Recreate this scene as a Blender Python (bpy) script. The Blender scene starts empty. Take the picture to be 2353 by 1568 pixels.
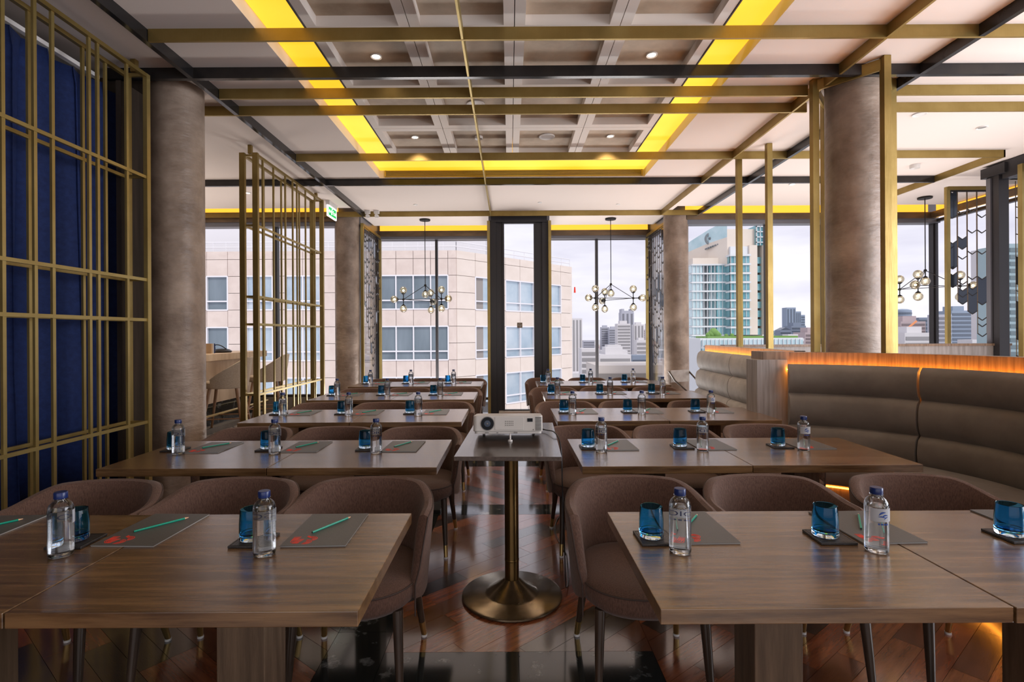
import bpy, bmesh, math, random
from mathutils import Vector, Matrix
random.seed(7)
S = bpy.context.scene
PI = math.pi
FX = 1195.0; CAMZ = 1.43; ROLL = math.radians(0.33); VPX, VPY = 1171.0, 768.0

# ------------------------------------------------------------------ camera, world, lights, exposure
cam_d = bpy.data.cameras.new('camera'); cam = bpy.data.objects.new('camera', cam_d)
S.collection.objects.link(cam); S.camera = cam
cam_d.sensor_width = 36; cam_d.lens = 36*FX/2353
cam_d.shift_x = (1176.5-VPX)/2353; cam_d.shift_y = (VPY-784)/2353
cam_d.clip_start = 0.05; cam_d.clip_end = 9000
cam.location = (0, 0, CAMZ); cam.rotation_euler = (PI/2, ROLL, 0)
S.view_settings.view_transform = 'Standard'; S.view_settings.look = 'None'
S.view_settings.gamma = 1; S.view_settings.use_curve_mapping = False
S.view_settings.exposure = 0.48
S.cycles.max_bounces = 9; S.cycles.transparent_max_bounces = 24; S.cycles.transmission_bounces = 9
S.cycles.caustics_reflective = False; S.cycles.caustics_refractive = False
S.cycles.sample_clamp_indirect = 4; S.cycles.sample_clamp_direct = 20

W = bpy.data.worlds.new('overcast_sky'); S.world = W; W.use_nodes = True
n = W.node_tree.nodes; l = W.node_tree.links; n.clear()
wo = n.new('ShaderNodeOutputWorld'); bg = n.new('ShaderNodeBackground')
tc = n.new('ShaderNodeTexCoord'); mp = n.new('ShaderNodeMapping'); nz = n.new('ShaderNodeTexNoise'); cr = n.new('ShaderNodeValToRGB')
mp.inputs['Scale'].default_value = (1.6, 1.6, 7.0); nz.inputs['Scale'].default_value = 2.2; nz.inputs['Detail'].default_value = 6
cr.color_ramp.elements[0].position = .36; cr.color_ramp.elements[0].color = (.66, .64, .74, 1)
cr.color_ramp.elements[1].position = .60; cr.color_ramp.elements[1].color = (.86, .84, .90, 1)
l.new(tc.outputs['Generated'], mp.inputs['Vector']); l.new(mp.outputs[0], nz.inputs['Vector'])
l.new(nz.outputs[0], cr.inputs[0]); l.new(cr.outputs[0], bg.inputs[0]); bg.inputs[1].default_value = .92
l.new(bg.outputs[0], wo.inputs[0])

def area(name, loc, target, sx, sy, power, col):
    d = bpy.data.lights.new(name, 'AREA'); d.shape = 'RECTANGLE'; d.size = sx; d.size_y = sy; d.energy = power; d.color = col
    o = bpy.data.objects.new(name, d); S.collection.objects.link(o); o.location = loc
    o.rotation_euler = (Vector(target)-Vector(loc)).to_track_quat('-Z', 'Y').to_euler()
    return o
sd = bpy.data.lights.new('sun', 'SUN'); sd.energy = 1.35; sd.angle = math.radians(15); sd.color = (1, .95, .88)
so = bpy.data.objects.new('sun', sd); S.collection.objects.link(so)
so.rotation_euler = Vector((-.35, .75, -.75)).to_track_quat('-Z', 'Y').to_euler()
# added fill lamps out of view, in place of daylight from unseen windows
area('window_daylight_back', (0.6, -2.3, 1.6), (0.3, 6, 3.0), 7.0, 2.2, 30, (1, .90, .80))
area('window_daylight_right', (6.1, 1.9, 1.9), (-3, 3.2, 1.5), 4.2, 2.6, 230, (.92, .94, 1))
area('uplight_booth', (5.3, 5.2, 0.3), (4.6, 5.0, 3.6), 1.6, 1.6, 34, (1, .90, .84))  # added upward fill out of view, brightens the right ceiling
# added upward fill lamps hidden behind the low partition, bar and last tables
area('uplight_right', (5.2, 8.2, 0.3), (4.6, 7.6, 3.6), 2.4, 1.6, 70, (1, .92, .88))
area('uplight_left', (-6.0, 7.6, 0.4), (-5.4, 7.4, 3.6), 1.2, 2.6, 90, (1, .9, .82))
area('uplight_bay', (-1.5, 10.2, 0.15), (-1.5, 9.6, 3.6), 1.8, .8, 70, (1, .95, .92))
area('uplight_bay', (1.85, 10.2, 0.15), (1.85, 9.6, 3.6), 1.8, .8, 70, (1, .95, .92))

# ------------------------------------------------------------------ helpers
COL = S.collection
def link(o, parent=None, loc=None, rz=None):
    COL.objects.link(o)
    if parent is not None: o.parent = parent
    if loc is not None: o.location = loc
    if rz is not None: o.rotation_euler = (0, 0, rz)
    return o
def tag(o, label=None, cat=None, group=None, kind=None):
    if label: o['label'] = label
    if cat: o['category'] = cat
    if group: o['group'] = group
    if kind: o['kind'] = kind
    return o
def empty(name, loc=(0, 0, 0), rz=0, parent=None):
    o = bpy.data.objects.new(name, None); o.empty_display_size = .1
    return link(o, parent, loc, rz)
def thing(name, label, cat, loc=(0, 0, 0), rz=0, group=None):
    return tag(empty(name, loc, rz), label, cat, group)
def struct(name): return tag(empty(name), kind='structure')
def copy_tree(o, parent=None):
    c = o.copy(); COL.objects.link(c)
    if parent is not None: c.parent = parent
    for ch in o.children: copy_tree(ch, c)
    return c
class MB:
    def __init__(s): s.v = []; s.f = []; s.m = []; s.cm = 0
    def add(s, vs, fs):
        b = len(s.v); s.v += [tuple(v) for v in vs]; s.f += [tuple(b+i for i in f) for f in fs]; s.m += [s.cm]*len(fs); return s
    def box(s, x0, x1, y0, y1, z0, z1):
        return s.add([(x0,y0,z0),(x1,y0,z0),(x1,y1,z0),(x0,y1,z0),(x0,y0,z1),(x1,y0,z1),(x1,y1,z1),(x0,y1,z1)],
                     [(0,3,2,1),(4,5,6,7),(0,1,5,4),(1,2,6,5),(2,3,7,6),(3,0,4,7)])
    def bar(s, p0, p1, w, h):
        p0 = Vector(p0); p1 = Vector(p1); d = (p1-p0).normalized()
        up = Vector((0, 0, 1)) if abs(d.z) < .95 else Vector((1, 0, 0))
        r = d.cross(up).normalized()*w/2; u = r.cross(d).normalized()*h/2
        return s.add([p0-r-u, p0+r-u, p0+r+u, p0-r+u, p1-r-u, p1+r-u, p1+r+u, p1-r+u],
                     [(0,1,2,3),(7,6,5,4),(1,0,4,5),(2,1,5,6),(3,2,6,7),(0,3,7,4)])
    def tube(s, pts, r, n=8, cap=True):
        pts = [Vector(p) for p in pts]; rs = r if isinstance(r, (list, tuple)) else [r]*len(pts); vs = []; fs = []
        d0 = (pts[1]-pts[0]).normalized(); up = Vector((0, 0, 1)) if abs(d0.z) < .9 else Vector((1, 0, 0))
        for i, p in enumerate(pts):
            d = (pts[min(i+1, len(pts)-1)]-pts[max(i-1, 0)]).normalized()
            a = d.cross(up).normalized(); b = a.cross(d).normalized()
            for k in range(n):
                t = 2*PI*k/n; vs.append(p+(a*math.cos(t)+b*math.sin(t))*rs[i])
        for i in range(len(pts)-1):
            for k in range(n):
                fs.append((i*n+k, i*n+(k+1) % n, (i+1)*n+(k+1) % n, (i+1)*n+k))
        if cap: fs += [tuple(range(n))[::-1], tuple((len(pts)-1)*n+k for k in range(n))]
        return s.add(vs, fs)
    def lathe(s, prof, n=20, c=(0, 0, 0), a0=0, a1=2*PI):
        full = abs(a1-a0-2*PI) < 1e-6; k_ = n if full else n+1; vs = []; fs = []
        for r, z in prof:
            for k in range(k_):
                t = a0+(a1-a0)*k/n; vs.append((c[0]+r*math.cos(t), c[1]+r*math.sin(t), c[2]+z))
        for i in range(len(prof)-1):
            for k in range(n):
                k2 = (k+1) % k_; fs.append((i*k_+k, i*k_+k2, (i+1)*k_+k2, (i+1)*k_+k))
        return s.add(vs, fs)
    def sphere(s, c, r, n=10, m=6):
        return s.lathe([(max(1e-4, r*math.sin(PI*i/m)), -r*math.cos(PI*i/m)) for i in range(m+1)], n, c)
    def prism(s, poly, z0, z1):
        n_ = len(poly)
        return s.add([(x, y, z0) for x, y in poly]+[(x, y, z1) for x, y in poly],
                     [tuple(range(n_))[::-1], tuple(range(n_, 2*n_))]+[(i, (i+1) % n_, n_+(i+1) % n_, n_+i) for i in range(n_)])
    def mesh(s, name, mats, smooth=False):
        me = bpy.data.meshes.new(name); me.from_pydata(s.v, [], s.f)
        for m in (mats if isinstance(mats, (list, tuple)) else [mats]): me.materials.append(m)
        me.polygons.foreach_set('material_index', s.m)
        if smooth: me.polygons.foreach_set('use_smooth', [True]*len(s.f))
        me.update()
        bm = bmesh.new(); bm.from_mesh(me); bmesh.ops.recalc_face_normals(bm, faces=bm.faces); bm.to_mesh(me); bm.free()
        if smooth:
            try: me.set_sharp_from_angle(angle=math.radians(40))
            except Exception: pass
        return me
    def build(s, name, mats, parent=None, smooth=False, loc=None, rz=None, bevel=0):
        o = bpy.data.objects.new(name, s.mesh(name, mats, smooth)); link(o, parent, loc, rz)
        if bevel:
            b = o.modifiers.new('bevel', 'BEVEL'); b.width = bevel; b.segments = 2; b.limit_method = 'ANGLE'
        return o
def obj(name, me, parent=None, loc=None, rz=None, scale=None):
    o = bpy.data.objects.new(name, me); link(o, parent, loc, rz)
    if scale: o.scale = scale
    return o
def mesh_parts(x0, x1, y0, y1, z0, z1): return MB().box(x0, x1, y0, y1, z0, z1)

# ------------------------------------------------------------------ materials
def mat(name, col, rough=.5, metal=0, noise=None, bump=0, bscale=40, stretch=(1, 1, 1), col2=None, spec=.5, coord='Object',
        emis=None, es=1, trans=0, ior=1.45, alpha=1, detail=6, ramp=(.35, .65), coat=0, sheen=0, bstretch=None, crough=.12, cior=1.5):
    m = bpy.data.materials.new(name); m.use_nodes = True; nt = m.node_tree; N = nt.nodes; L = nt.links
    p = N['Principled BSDF']; c = (*col, 1)
    p.inputs['Base Color'].default_value = c; p.inputs['Roughness'].default_value = rough; p.inputs['Metallic'].default_value = metal
    p.inputs['Specular IOR Level'].default_value = spec; p.inputs['IOR'].default_value = ior
    p.inputs['Transmission Weight'].default_value = trans; p.inputs['Coat Weight'].default_value = coat; p.inputs['Coat Roughness'].default_value = crough; p.inputs['Coat IOR'].default_value = cior
    p.inputs['Sheen Weight'].default_value = sheen; p.inputs['Sheen Roughness'].default_value = .5
    if emis: p.inputs['Emission Color'].default_value = (*emis, 1); p.inputs['Emission Strength'].default_value = es
    if col2 or bump:
        t = N.new('ShaderNodeTexCoord'); M = N.new('ShaderNodeMapping'); M.inputs['Scale'].default_value = stretch
        oi = N.new('ShaderNodeObjectInfo'); va = N.new('ShaderNodeVectorMath'); va.operation = 'MULTIPLY_ADD'
        cx = N.new('ShaderNodeCombineXYZ')
        for k in range(3): L.new(oi.outputs['Random'], cx.inputs[k])
        va.inputs[1].default_value = (17, 23, 11); L.new(cx.outputs[0], va.inputs[0]); L.new(t.outputs[coord], va.inputs[2])
        L.new(va.outputs[0], M.inputs['Vector'])
    if col2:
        z = N.new('ShaderNodeTexNoise'); z.inputs['Scale'].default_value = noise or 5; z.inputs['Detail'].default_value = detail
        z.inputs['Roughness'].default_value = .6
        r = N.new('ShaderNodeValToRGB'); r.color_ramp.elements[0].position = ramp[0]; r.color_ramp.elements[1].position = ramp[1]
        r.color_ramp.elements[0].color = c; r.color_ramp.elements[1].color = (*col2, 1)
        L.new(M.outputs[0], z.inputs['Vector']); L.new(z.outputs[0], r.inputs[0]); L.new(r.outputs[0], p.inputs['Base Color'])
    if bump:
        z2 = N.new('ShaderNodeTexNoise'); z2.inputs['Scale'].default_value = bscale; z2.inputs['Detail'].default_value = 4
        bp = N.new('ShaderNodeBump'); bp.inputs['Strength'].default_value = bump; bp.inputs['Distance'].default_value = .01
        if bstretch:
            M2 = N.new('ShaderNodeMapping'); M2.inputs['Scale'].default_value = bstretch; L.new(va.outputs[0], M2.inputs['Vector']); L.new(M2.outputs[0], z2.inputs['Vector'])
        else: L.new(M.outputs[0], z2.inputs['Vector'])
        L.new(z2.outputs[0], bp.inputs['Height']); L.new(bp.outputs[0], p.inputs['Normal'])
    return m
def clear_glass(name, tint=(1, 1, 1), refl=.06, rough=.0):
    m = bpy.data.materials.new(name); m.use_nodes = True; N = m.node_tree.nodes; L = m.node_tree.links; N.clear()
    o = N.new('ShaderNodeOutputMaterial'); mx = N.new('ShaderNodeMixShader'); t = N.new('ShaderNodeBsdfTransparent'); g = N.new('ShaderNodeBsdfGlossy')
    fr = N.new('ShaderNodeLayerWeight'); fr.inputs[0].default_value = refl*3; mm = N.new('ShaderNodeMath'); mm.operation = 'MULTIPLY'; mm.inputs[1].default_value = .8
    t.inputs[0].default_value = (*tint, 1); g.inputs['Roughness'].default_value = rough; g.inputs['Color'].default_value = (1, 1, 1, 1)
    L.new(fr.outputs['Fresnel'], mm.inputs[0]); L.new(mm.outputs[0], mx.inputs[0])
    L.new(t.outputs[0], mx.inputs[1]); L.new(g.outputs[0], mx.inputs[2]); L.new(mx.outputs[0], o.inputs[0]); return m
M = {}
M['ceil'] = mat('ceiling_paint', (.74, .655, .605), .7, bump=.05, bscale=60)
M['ceil_dark'] = mat('ceiling_groove', (.10, .09, .08), .8)
M['gold'] = mat('brushed_bronze', (.35, .25, .085), .42, .75, noise=3, col2=(.27, .185, .055), bump=.08, bscale=90, bstretch=(1, 1, .1))
M['gold_l'] = mat('satin_champagne_metal', (.42, .32, .12), .38, .7, noise=3, col2=(.34, .25, .085))
M['black'] = mat('polished_black_metal', (.022, .021, .022), .16, .3, noise=2.5, col2=(.05, .042, .035), ramp=(.4, .8))
M['brown_metal'] = mat('dark_bronze_pelmet', (.10, .07, .045), .35, .5, noise=2, col2=(.18, .12, .07), stretch=(1, 3, 3))
M['concrete'] = mat('trowelled_concrete', (.17, .120, .088), .45, noise=3.2, col2=(.34, .262, .205), bump=.9, bscale=9, detail=9, bstretch=(1, 1, 2.2))
M['coffer_c'] = mat('raw_concrete_panel', (.36, .27, .19), .55, noise=2.2, col2=(.56, .45, .34), bump=.25, bscale=7, detail=9)
M['grid'] = mat('coffer_paint', (.80, .73, .67), .6)
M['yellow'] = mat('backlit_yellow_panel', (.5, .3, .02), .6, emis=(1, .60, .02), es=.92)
# slightly uneven emission stands in for cove light washing the recess
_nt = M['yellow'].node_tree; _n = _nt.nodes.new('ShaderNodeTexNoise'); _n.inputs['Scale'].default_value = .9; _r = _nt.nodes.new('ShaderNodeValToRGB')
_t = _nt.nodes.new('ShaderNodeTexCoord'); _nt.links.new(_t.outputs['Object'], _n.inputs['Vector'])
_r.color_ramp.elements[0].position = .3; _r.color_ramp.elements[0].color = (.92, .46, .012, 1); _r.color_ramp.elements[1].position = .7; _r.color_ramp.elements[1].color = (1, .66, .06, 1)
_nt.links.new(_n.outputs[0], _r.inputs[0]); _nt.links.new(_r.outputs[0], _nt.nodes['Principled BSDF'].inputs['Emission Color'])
M['orange_led'] = mat('amber_led_tape', (.5, .2, .02), .6, emis=(1, .34, .03), es=55)
M['amber'] = mat('backlit_amber_panel', (.5, .3, .02), .6, emis=(1, .46, .04), es=1.0)  # emission stands in for cove light on the recess face
M['led_soft'] = mat('dim_amber_led_tape', (.5, .2, .02), .6, emis=(1, .34, .03), es=9)
M['lamp'] = mat('lit_bulb', (1, .9, .7), .5, emis=(1, .72, .38), es=9)
M['spot'] = mat('lit_downlight', (1, .9, .8), .5, emis=(1, .80, .62), es=7)
M['white'] = mat('white_plastic', (.72, .70, .68), .4)
M['whitem'] = mat('white_print', (.82, .84, .88), .5)
M['darkframe'] = mat('dark_window_frame', (.035, .033, .036), .35, .2)
M['greyframe'] = mat('grey_aluminium', (.16, .16, .18), .35, .4)
M['sill'] = mat('grey_stone_sill', (.16, .14, .12), .5)
M['pane'] = clear_glass('window_pane', (.97, .975, .985), .03)
M['wallp'] = mat('taupe_wall_paint', (.30, .26, .23), .7)
M['darkwall'] = mat('dark_panel', (.03, .022, .016), .5, noise=4, col2=(.05, .035, .025), stretch=(6, 6, .5))
M['curtain'] = mat('navy_velvet', (.006, .017, .085), .8, noise=30, col2=(.010, .028, .125))
M['table'] = mat('walnut_table_top', (.070, .034, .013), .23, noise=4, col2=(.200, .112, .048), stretch=(.7, 9, 9), bump=.12, bscale=14, bstretch=(1.0, 45, 45), coat=.55, crough=.2, cior=1.65, detail=8)
M['tleg'] = mat('walnut_table_leg', (.07, .045, .027), .4, noise=4, col2=(.14, .093, .058), stretch=(9, 9, .7), bump=.1, bscale=14, bstretch=(30, 30, 1.5), detail=8)
M['iron'] = mat('black_iron', (.02, .018, .016), .45, .4)
M['fabric'] = mat('brown_upholstery', (.068, .033, .022), .85, noise=170, col2=(.130, .070, .049), stretch=(1.5, 1.5, .35), bump=.25, bscale=160, sheen=.12)
M['piping'] = mat('dark_piping', (.055, .036, .030), .8)
M['cleg'] = mat('ebonised_leg', (.035, .023, .016), .3, noise=5, col2=(.06, .04, .028), stretch=(8, 8, .8))
M['brass'] = mat('brass_ferrule', (.55, .40, .16), .3, .9)
M['glide'] = mat('white_glide', (.7, .7, .7), .5)
M['water'] = mat('bottle_water', (1, 1, 1), .0, trans=1, ior=1.33)
M['pet'] = clear_glass('clear_bottle_plastic', (.96, .98, 1), .12, .02)
M['navy'] = mat('navy_cap', (.006, .02, .11), .3)
M['whitem'] = bpy.data.materials.new('label_film'); M['whitem'].use_nodes = True
_N = M['whitem'].node_tree.nodes; _L = M['whitem'].node_tree.links; _p = _N['Principled BSDF']; _p.inputs['Base Color'].default_value = (.82, .84, .88, 1)
_tl = _N.new('ShaderNodeBsdfTranslucent'); _tl.inputs[0].default_value = (.9, .92, .96, 1); _mx = _N.new('ShaderNodeMixShader'); _mx.inputs[0].default_value = .6
_L.new(_p.outputs[0], _mx.inputs[1]); _L.new(_tl.outputs[0], _mx.inputs[2]); _L.new(_mx.outputs[0], _N['Material Output'].inputs[0])
M['print'] = mat('navy_print', (.02, .07, .33), .5)
M['blueglass'] = mat('blue_tumbler_glass', (.15, .58, .96), .0, trans=1, ior=1.25)
M['clearbase'] = mat('clear_tumbler_base', (.72, .88, 1), .0, trans=1, ior=1.45)
M['coaster'] = mat('black_leather_coaster', (.025, .022, .022), .35, bump=.2, bscale=150)
M['pad'] = mat('charcoal_card', (.085, .085, .083), .42, noise=300, col2=(.10, .10, .098), bump=.08, bscale=250)
M['paper'] = mat('paper_edge', (.36, .36, .35), .7)
M['red'] = mat('red_print', (.85, .06, .035), .5)
M['green'] = mat('green_pencil_paint', (.0, .30, .20), .25, coat=.5)
M['pwood'] = mat('pencil_wood', (.72, .45, .27), .7)
M['graph'] = mat('graphite', (.03, .03, .03), .4)
M['leather'] = mat('taupe_suede', (.135, .108, .085), .62, noise=4, col2=(.18, .147, .118), bump=.3, bscale=9, bstretch=(1, 1, .35), sheen=.25)
M['leather_g'] = mat('grey_suede', (.25, .225, .205), .62, noise=5, col2=(.38, .35, .33), bump=.35, bscale=9, bstretch=(1, 1, .5), sheen=.3)
M['vwood'] = mat('reeded_brown_wood', (.15, .09, .055), .4, noise=7, col2=(.26, .17, .11), stretch=(9, 9, .35), bump=.15, bscale=20, bstretch=(6, 6, .3))
M['gwood'] = mat('grey_oak', (.22, .19, .17), .4, noise=6, col2=(.34, .30, .28), stretch=(7, 7, .4))
M['marble'] = mat('black_marble', (.014, .018, .018), .10, noise=7, col2=(.30, .31, .30), ramp=(.57, .74), detail=15, bump=.02, bscale=4, coat=.6, cior=1.7, crough=.08)
M['plank'] = [mat('parquet_%s' % k, a, .17, noise=4, col2=b, stretch=(1, 9, 1), bump=.12, bscale=14, bstretch=(2, 22, 1), detail=8, coat=1, crough=.12, cior=1.9) for k, a, b in
              (('red', (.17, .042, .016), (.30, .085, .032)), ('brown', (.095, .030, .014), (.17, .058, .026)), ('dark', (.022, .014, .012), (.05, .03, .022)), ('amber', (.20, .066, .022), (.34, .12, .045)))]
M['tilew'] = mat('pale_stone_tile', (.50, .44, .40), .3, noise=4, col2=(.62, .56, .52))
M['joint'] = mat('dark_joint', (.03, .03, .035), .5)
M['bwood'] = mat('blond_wood', (.52, .36, .21), .45, noise=3, col2=(.64, .48, .31), stretch=(4, 4, .5))
M['bfab'] = mat('beige_weave', (.44, .35, .26), .85, noise=60, col2=(.52, .43, .33), bump=.2, bscale=120)
M['bleg'] = mat('oak_leg', (.27, .15, .08), .4, noise=5, col2=(.36, .21, .12), stretch=(6, 6, 1))
M['baseplate'] = mat('aged_bronze_plate', (.065, .043, .022), .26, .7, noise=9, col2=(.15, .11, .07), bump=.12, bscale=10, detail=9)
M['pole'] = mat('antique_brass_pole', (.14, .085, .03), .25, .85, noise=3, col2=(.22, .14, .05))
M['ptop'] = mat('dark_wenge_top', (.045, .028, .020), .22, noise=5, col2=(.085, .055, .040), stretch=(9, .9, 9), bump=.15, bscale=14, bstretch=(30, 1.5, 30), coat=.5, cior=1.6)
M['projw'] = mat('projector_white', (.60, .58, .55), .38)
M['projg'] = mat('projector_grey', (.24, .23, .22), .6)
M['lens'] = mat('lens_black', (.006, .008, .012), .45, spec=.2)
M['lensb'] = mat('lens_blue', (.01, .03, .07), .2, spec=.4)
M['globe'] = clear_glass('amber_globe_glass', (.93, .87, .72), .14, .02)
M['mirror'] = mat('smoked_mirror', (.05, .06, .08), .08, .6)
M['exitg'] = mat('exit_green', (0, .3, .06), .5, emis=(0, .45, .08), es=.8)
M['exitw'] = mat('exit_white', (.8, .8, .8), .5, emis=(1, 1, 1), es=.85)
M['cable'] = mat('black_cable', (.012, .012, .013), .4)

# ------------------------------------------------------------------ floor
XL, XR, YB, YF = -7.2, 7.9, -3.0, 9.62
floor = struct('floor')
MB().box(XL, XR, YB, YF, -.12, -.012).box(-2.75, -.33, YF, 11.1, -.12, -.012).box(.70, 2.95, YF, 11.1, -.12, -.012).build('subfloor', M['joint'], floor)
# black marble borders, slab by slab
def slabs(x0, x1, y0, y1, nx, ny):
    for i in range(nx):
        for j in range(ny):
            a, b = x0+(x1-x0)*i/nx, x0+(x1-x0)*(i+1)/nx; c, d = y0+(y1-y0)*j/ny, y0+(y1-y0)*(j+1)/ny
            MB().box(a+.001, b-.001, c+.001, d-.001, -.02, 0).build('marble_slab', M['marble'], floor)
XA, XB = -.57, .634
bands = [(-.4, -.1), (2.04, 2.34), (4.12, 4.36), (5.62, 5.88), (7.55, 7.8)]
for a, b in bands: slabs(XA, XB, a, b, 2 if b < 4 else 3, 1)
slabs(XA-.26, XA, -1, 9.5, 1, 12)
# parquet: diagonal staves; the aisle ones are single pieces, those under the tables one joined surface
def clip(poly, a, b, c):      # keep a*x+b*y<=c
    out = []
    for i in range(len(poly)):
        p, q = poly[i], poly[(i+1) % len(poly)]; dp = a*p[0]+b*p[1]-c; dq = a*q[0]+b*q[1]-c
        if dp <= 0: out.append(p)
        if dp*dq < 0: t = dp/(dp-dq); out.append((p[0]+(q[0]-p[0])*t, p[1]+(q[1]-p[1])*t))
    return out
def parquet(x0, x1, y0, y1, single, wd=.115, ang=48, seed=1):
    rnd = random.Random(seed); ca, sa = math.cos(math.radians(ang)), math.sin(math.radians(ang)); joined = MB()
    cx, cy = (x0+x1)/2, (y0+y1)/2; R = math.hypot(x1-x0, y1-y0)/2+.6; k = 0
    v = -R
    while v < R:
        u = -R+rnd.random()*.3
        while u < R:
            ln = rnd.uniform(.45, .85)
            pl = [(u+.0008, v+.0008), (u+ln-.0008, v+.0008), (u+ln-.0008, v+wd-.0008), (u+.0008, v+wd-.0008)]
            pw = [(cx+a*ca-b*sa, cy+a*sa+b*ca) for a, b in pl]
            for cl in ((-1, 0, -x0-.001), (1, 0, x1-.001), (0, -1, -y0-.001), (0, 1, y1-.001)):
                pw = clip(pw, *cl) if pw else pw
            if len(pw) >= 3:
                mi = rnd.choices((0, 1, 2, 3), (34, 34, 18, 14))[0]
                # local frame along the stave so that the grain runs lengthways
                if single:
                    loc = [((px-cx)*ca+(py-cy)*sa, -(px-cx)*sa+(py-cy)*ca) for px, py in pw]
                    o = MB().prism(loc, -.016, -.0004*rnd.random()).build('parquet_stave', M['plank'][mi], floor, loc=(cx, cy, 0)); o.rotation_euler.z = math.radians(ang)
                else:
                    joined.cm = mi; loc = [((px-cx)*ca+(py-cy)*sa, -(px-cx)*sa+(py-cy)*ca) for px, py in pw]; joined.prism(loc, -.016, 0)
            u += ln
        v += wd
    if not single:
        o = joined.build('parquet_field', M['plank'], floor, loc=(cx, cy, 0)); o.rotation_euler.z = math.radians(ang); tag(o, kind='stuff')
parquet(XA, XB, 2.34, 4.12, True, ang=42, seed=3)
parquet(XA, XB, 4.36, 5.62, True, ang=-40, seed=4)
parquet(XA, XB, 5.88, 7.55, True, wd=.14, ang=42, seed=5)
parquet(XA, XB, 7.8, 9.5, True, wd=.16, ang=-42, seed=8)
parquet(XA, XB, -.1, 2.04, False, seed=6)
parquet(XB, 3.6, -1, 9.5, False, ang=38, seed=7)
parquet(-3.1, XA-.26, -1, 9.5, False, ang=-38, seed=9)
MB().box(3.6, XR, YB, 9.5, -.016, 0).build('right_floor', M['tilew'], floor)
# pale rhomb tiles in the bar zone
def rhombs(x0, x1, y0, y1):
    w, h = .42, .42; j = 0; y = y0
    while y < y1:
        x = x0+(w/2 if j % 2 else 0)
        while x < x1:
            p = [(x-w*.47, y), (x-.05, y-h*.47), (x+w*.47, y), (x+.05, y+h*.47)]
            MB().prism(p, -.012, 0).build('stone_tile', M['tilew'], floor); x += w
        y += h/2; j += 1
MB().box(XL, -3.1, 4.4, 9.5, -.014, -.003).build('tile_bed', M['joint'], floor)
rhombs(-5.1, -3.2, 6.6, 9.4)
MB().box(XL, -3.1, YB, 4.4, -.014, 0).build('left_floor', M['plank'][2], floor)

# ------------------------------------------------------------------ ceiling
CZ = 3.63
ceil = struct('ceiling')
OL, OR, OF, ON = -1.81, 1.90, 7.30, 0.2
c = MB(); c.box(XL, OL, YB, 9.0, CZ, CZ+.15).box(OR, XR, YB, 9.0, CZ, CZ+.15).box(OL, OR, YB, ON, CZ, CZ+.15).box(OL, OR, OF, 9.0, CZ, CZ+.15)
c.box(-2.72, -.33, 9.0, 10.5, CZ, CZ+.15).box(.70, 2.92, 9.0, 10.5, CZ, CZ+.15).box(-.33, .70, 9.0, 9.6, CZ, CZ+.15)
c.build('ceiling_board', M['ceil'], ceil)
MB().box(XL-.1, XR+.1, YB, 11.2, CZ+.30, CZ+.5).build('ceiling_slab', M['grid'], ceil)
MB().box(OL, OR, ON-.15, OF+.2, CZ+.22, CZ+.26).build('recess_top', M['grid'], ceil)
GZ = 3.68; gx = [-1.475, -.718, .048, .82, 1.575]; gy = [6.58-.905*k for k in range(8)]
for i in range(4):
    for j in range(7):
        x0, x1, y1, y0 = gx[i]+.003, gx[i+1]-.003, gy[j]-.003, gy[j+1]+.003; w = .075
        f = MB(); ix0, ix1, iy0, iy1 = x0+w, x1-w, y0+w, y1-w; e = .022; zt = GZ+.078
        for (a, b, c_, d) in (((x0, y0), (x1, y0), (ix1, iy0), (ix0, iy0)), ((x1, y0), (x1, y1), (ix1, iy1), (ix1, iy0)), ((x1, y1), (x0, y1), (ix0, iy1), (ix1, iy1)), ((x0, y1), (x0, y0), (ix0, iy0), (ix0, iy1))):
            f.add([(*a, GZ), (*b, GZ), (*c_, GZ), (*d, GZ), (*a, zt), (*b, zt), (*c_, zt), (*d, zt)], [(0,1,2,3),(4,5,6,7),(0,1,5,4),(2,3,7,6)])
        f.build('coffer_frame', M['grid'], ceil)
        MB().box(x0, x1, y0, y1, zt, zt+.02).build('coffer_panel', M['coffer_c'], ceil)
MB().box(gx[0]-.012, gx[0]-.002, gy[-1], gy[0], GZ-.004, GZ+.08).box(gx[-1]+.002, gx[-1]+.012, gy[-1], gy[0], GZ-.004, GZ+.08).build('shadow_gap_trim', M['ceil_dark'], ceil)
# glowing strips in place of the cove-lit recess round the coffers
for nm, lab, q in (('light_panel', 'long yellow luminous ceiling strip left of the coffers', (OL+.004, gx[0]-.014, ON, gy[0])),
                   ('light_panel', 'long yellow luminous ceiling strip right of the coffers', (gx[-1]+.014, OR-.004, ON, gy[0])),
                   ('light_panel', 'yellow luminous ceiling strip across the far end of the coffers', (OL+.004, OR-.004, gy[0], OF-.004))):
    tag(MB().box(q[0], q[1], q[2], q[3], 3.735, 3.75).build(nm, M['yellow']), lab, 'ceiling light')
# slot grille on the far face of the recess
t = thing('air_grille', 'long slatted air grille in the far edge of the lit ceiling recess', 'vent', (0.07, 7.29, 3.69))
MB().box(-1.80, 1.80, -.004, .004, .032, .042).box(-1.80, 1.80, -.004, .004, -.052, -.044).box(-1.81, -1.79, -.004, .004, -.05, .04).box(1.79, 1.81, -.004, .004, -.05, .04).build('grille_frame', M['gold_l'], t)
MB().box(-1.79, 1.79, .003, .006, -.05, .04).build('grille_backing', M['ceil_dark'], t)
for k in range(5): MB().box(-1.79, 1.79, -.008, .0, -.04+.017*k, -.033+.017*k).build('slat', M['gold_l'], t)

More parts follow.
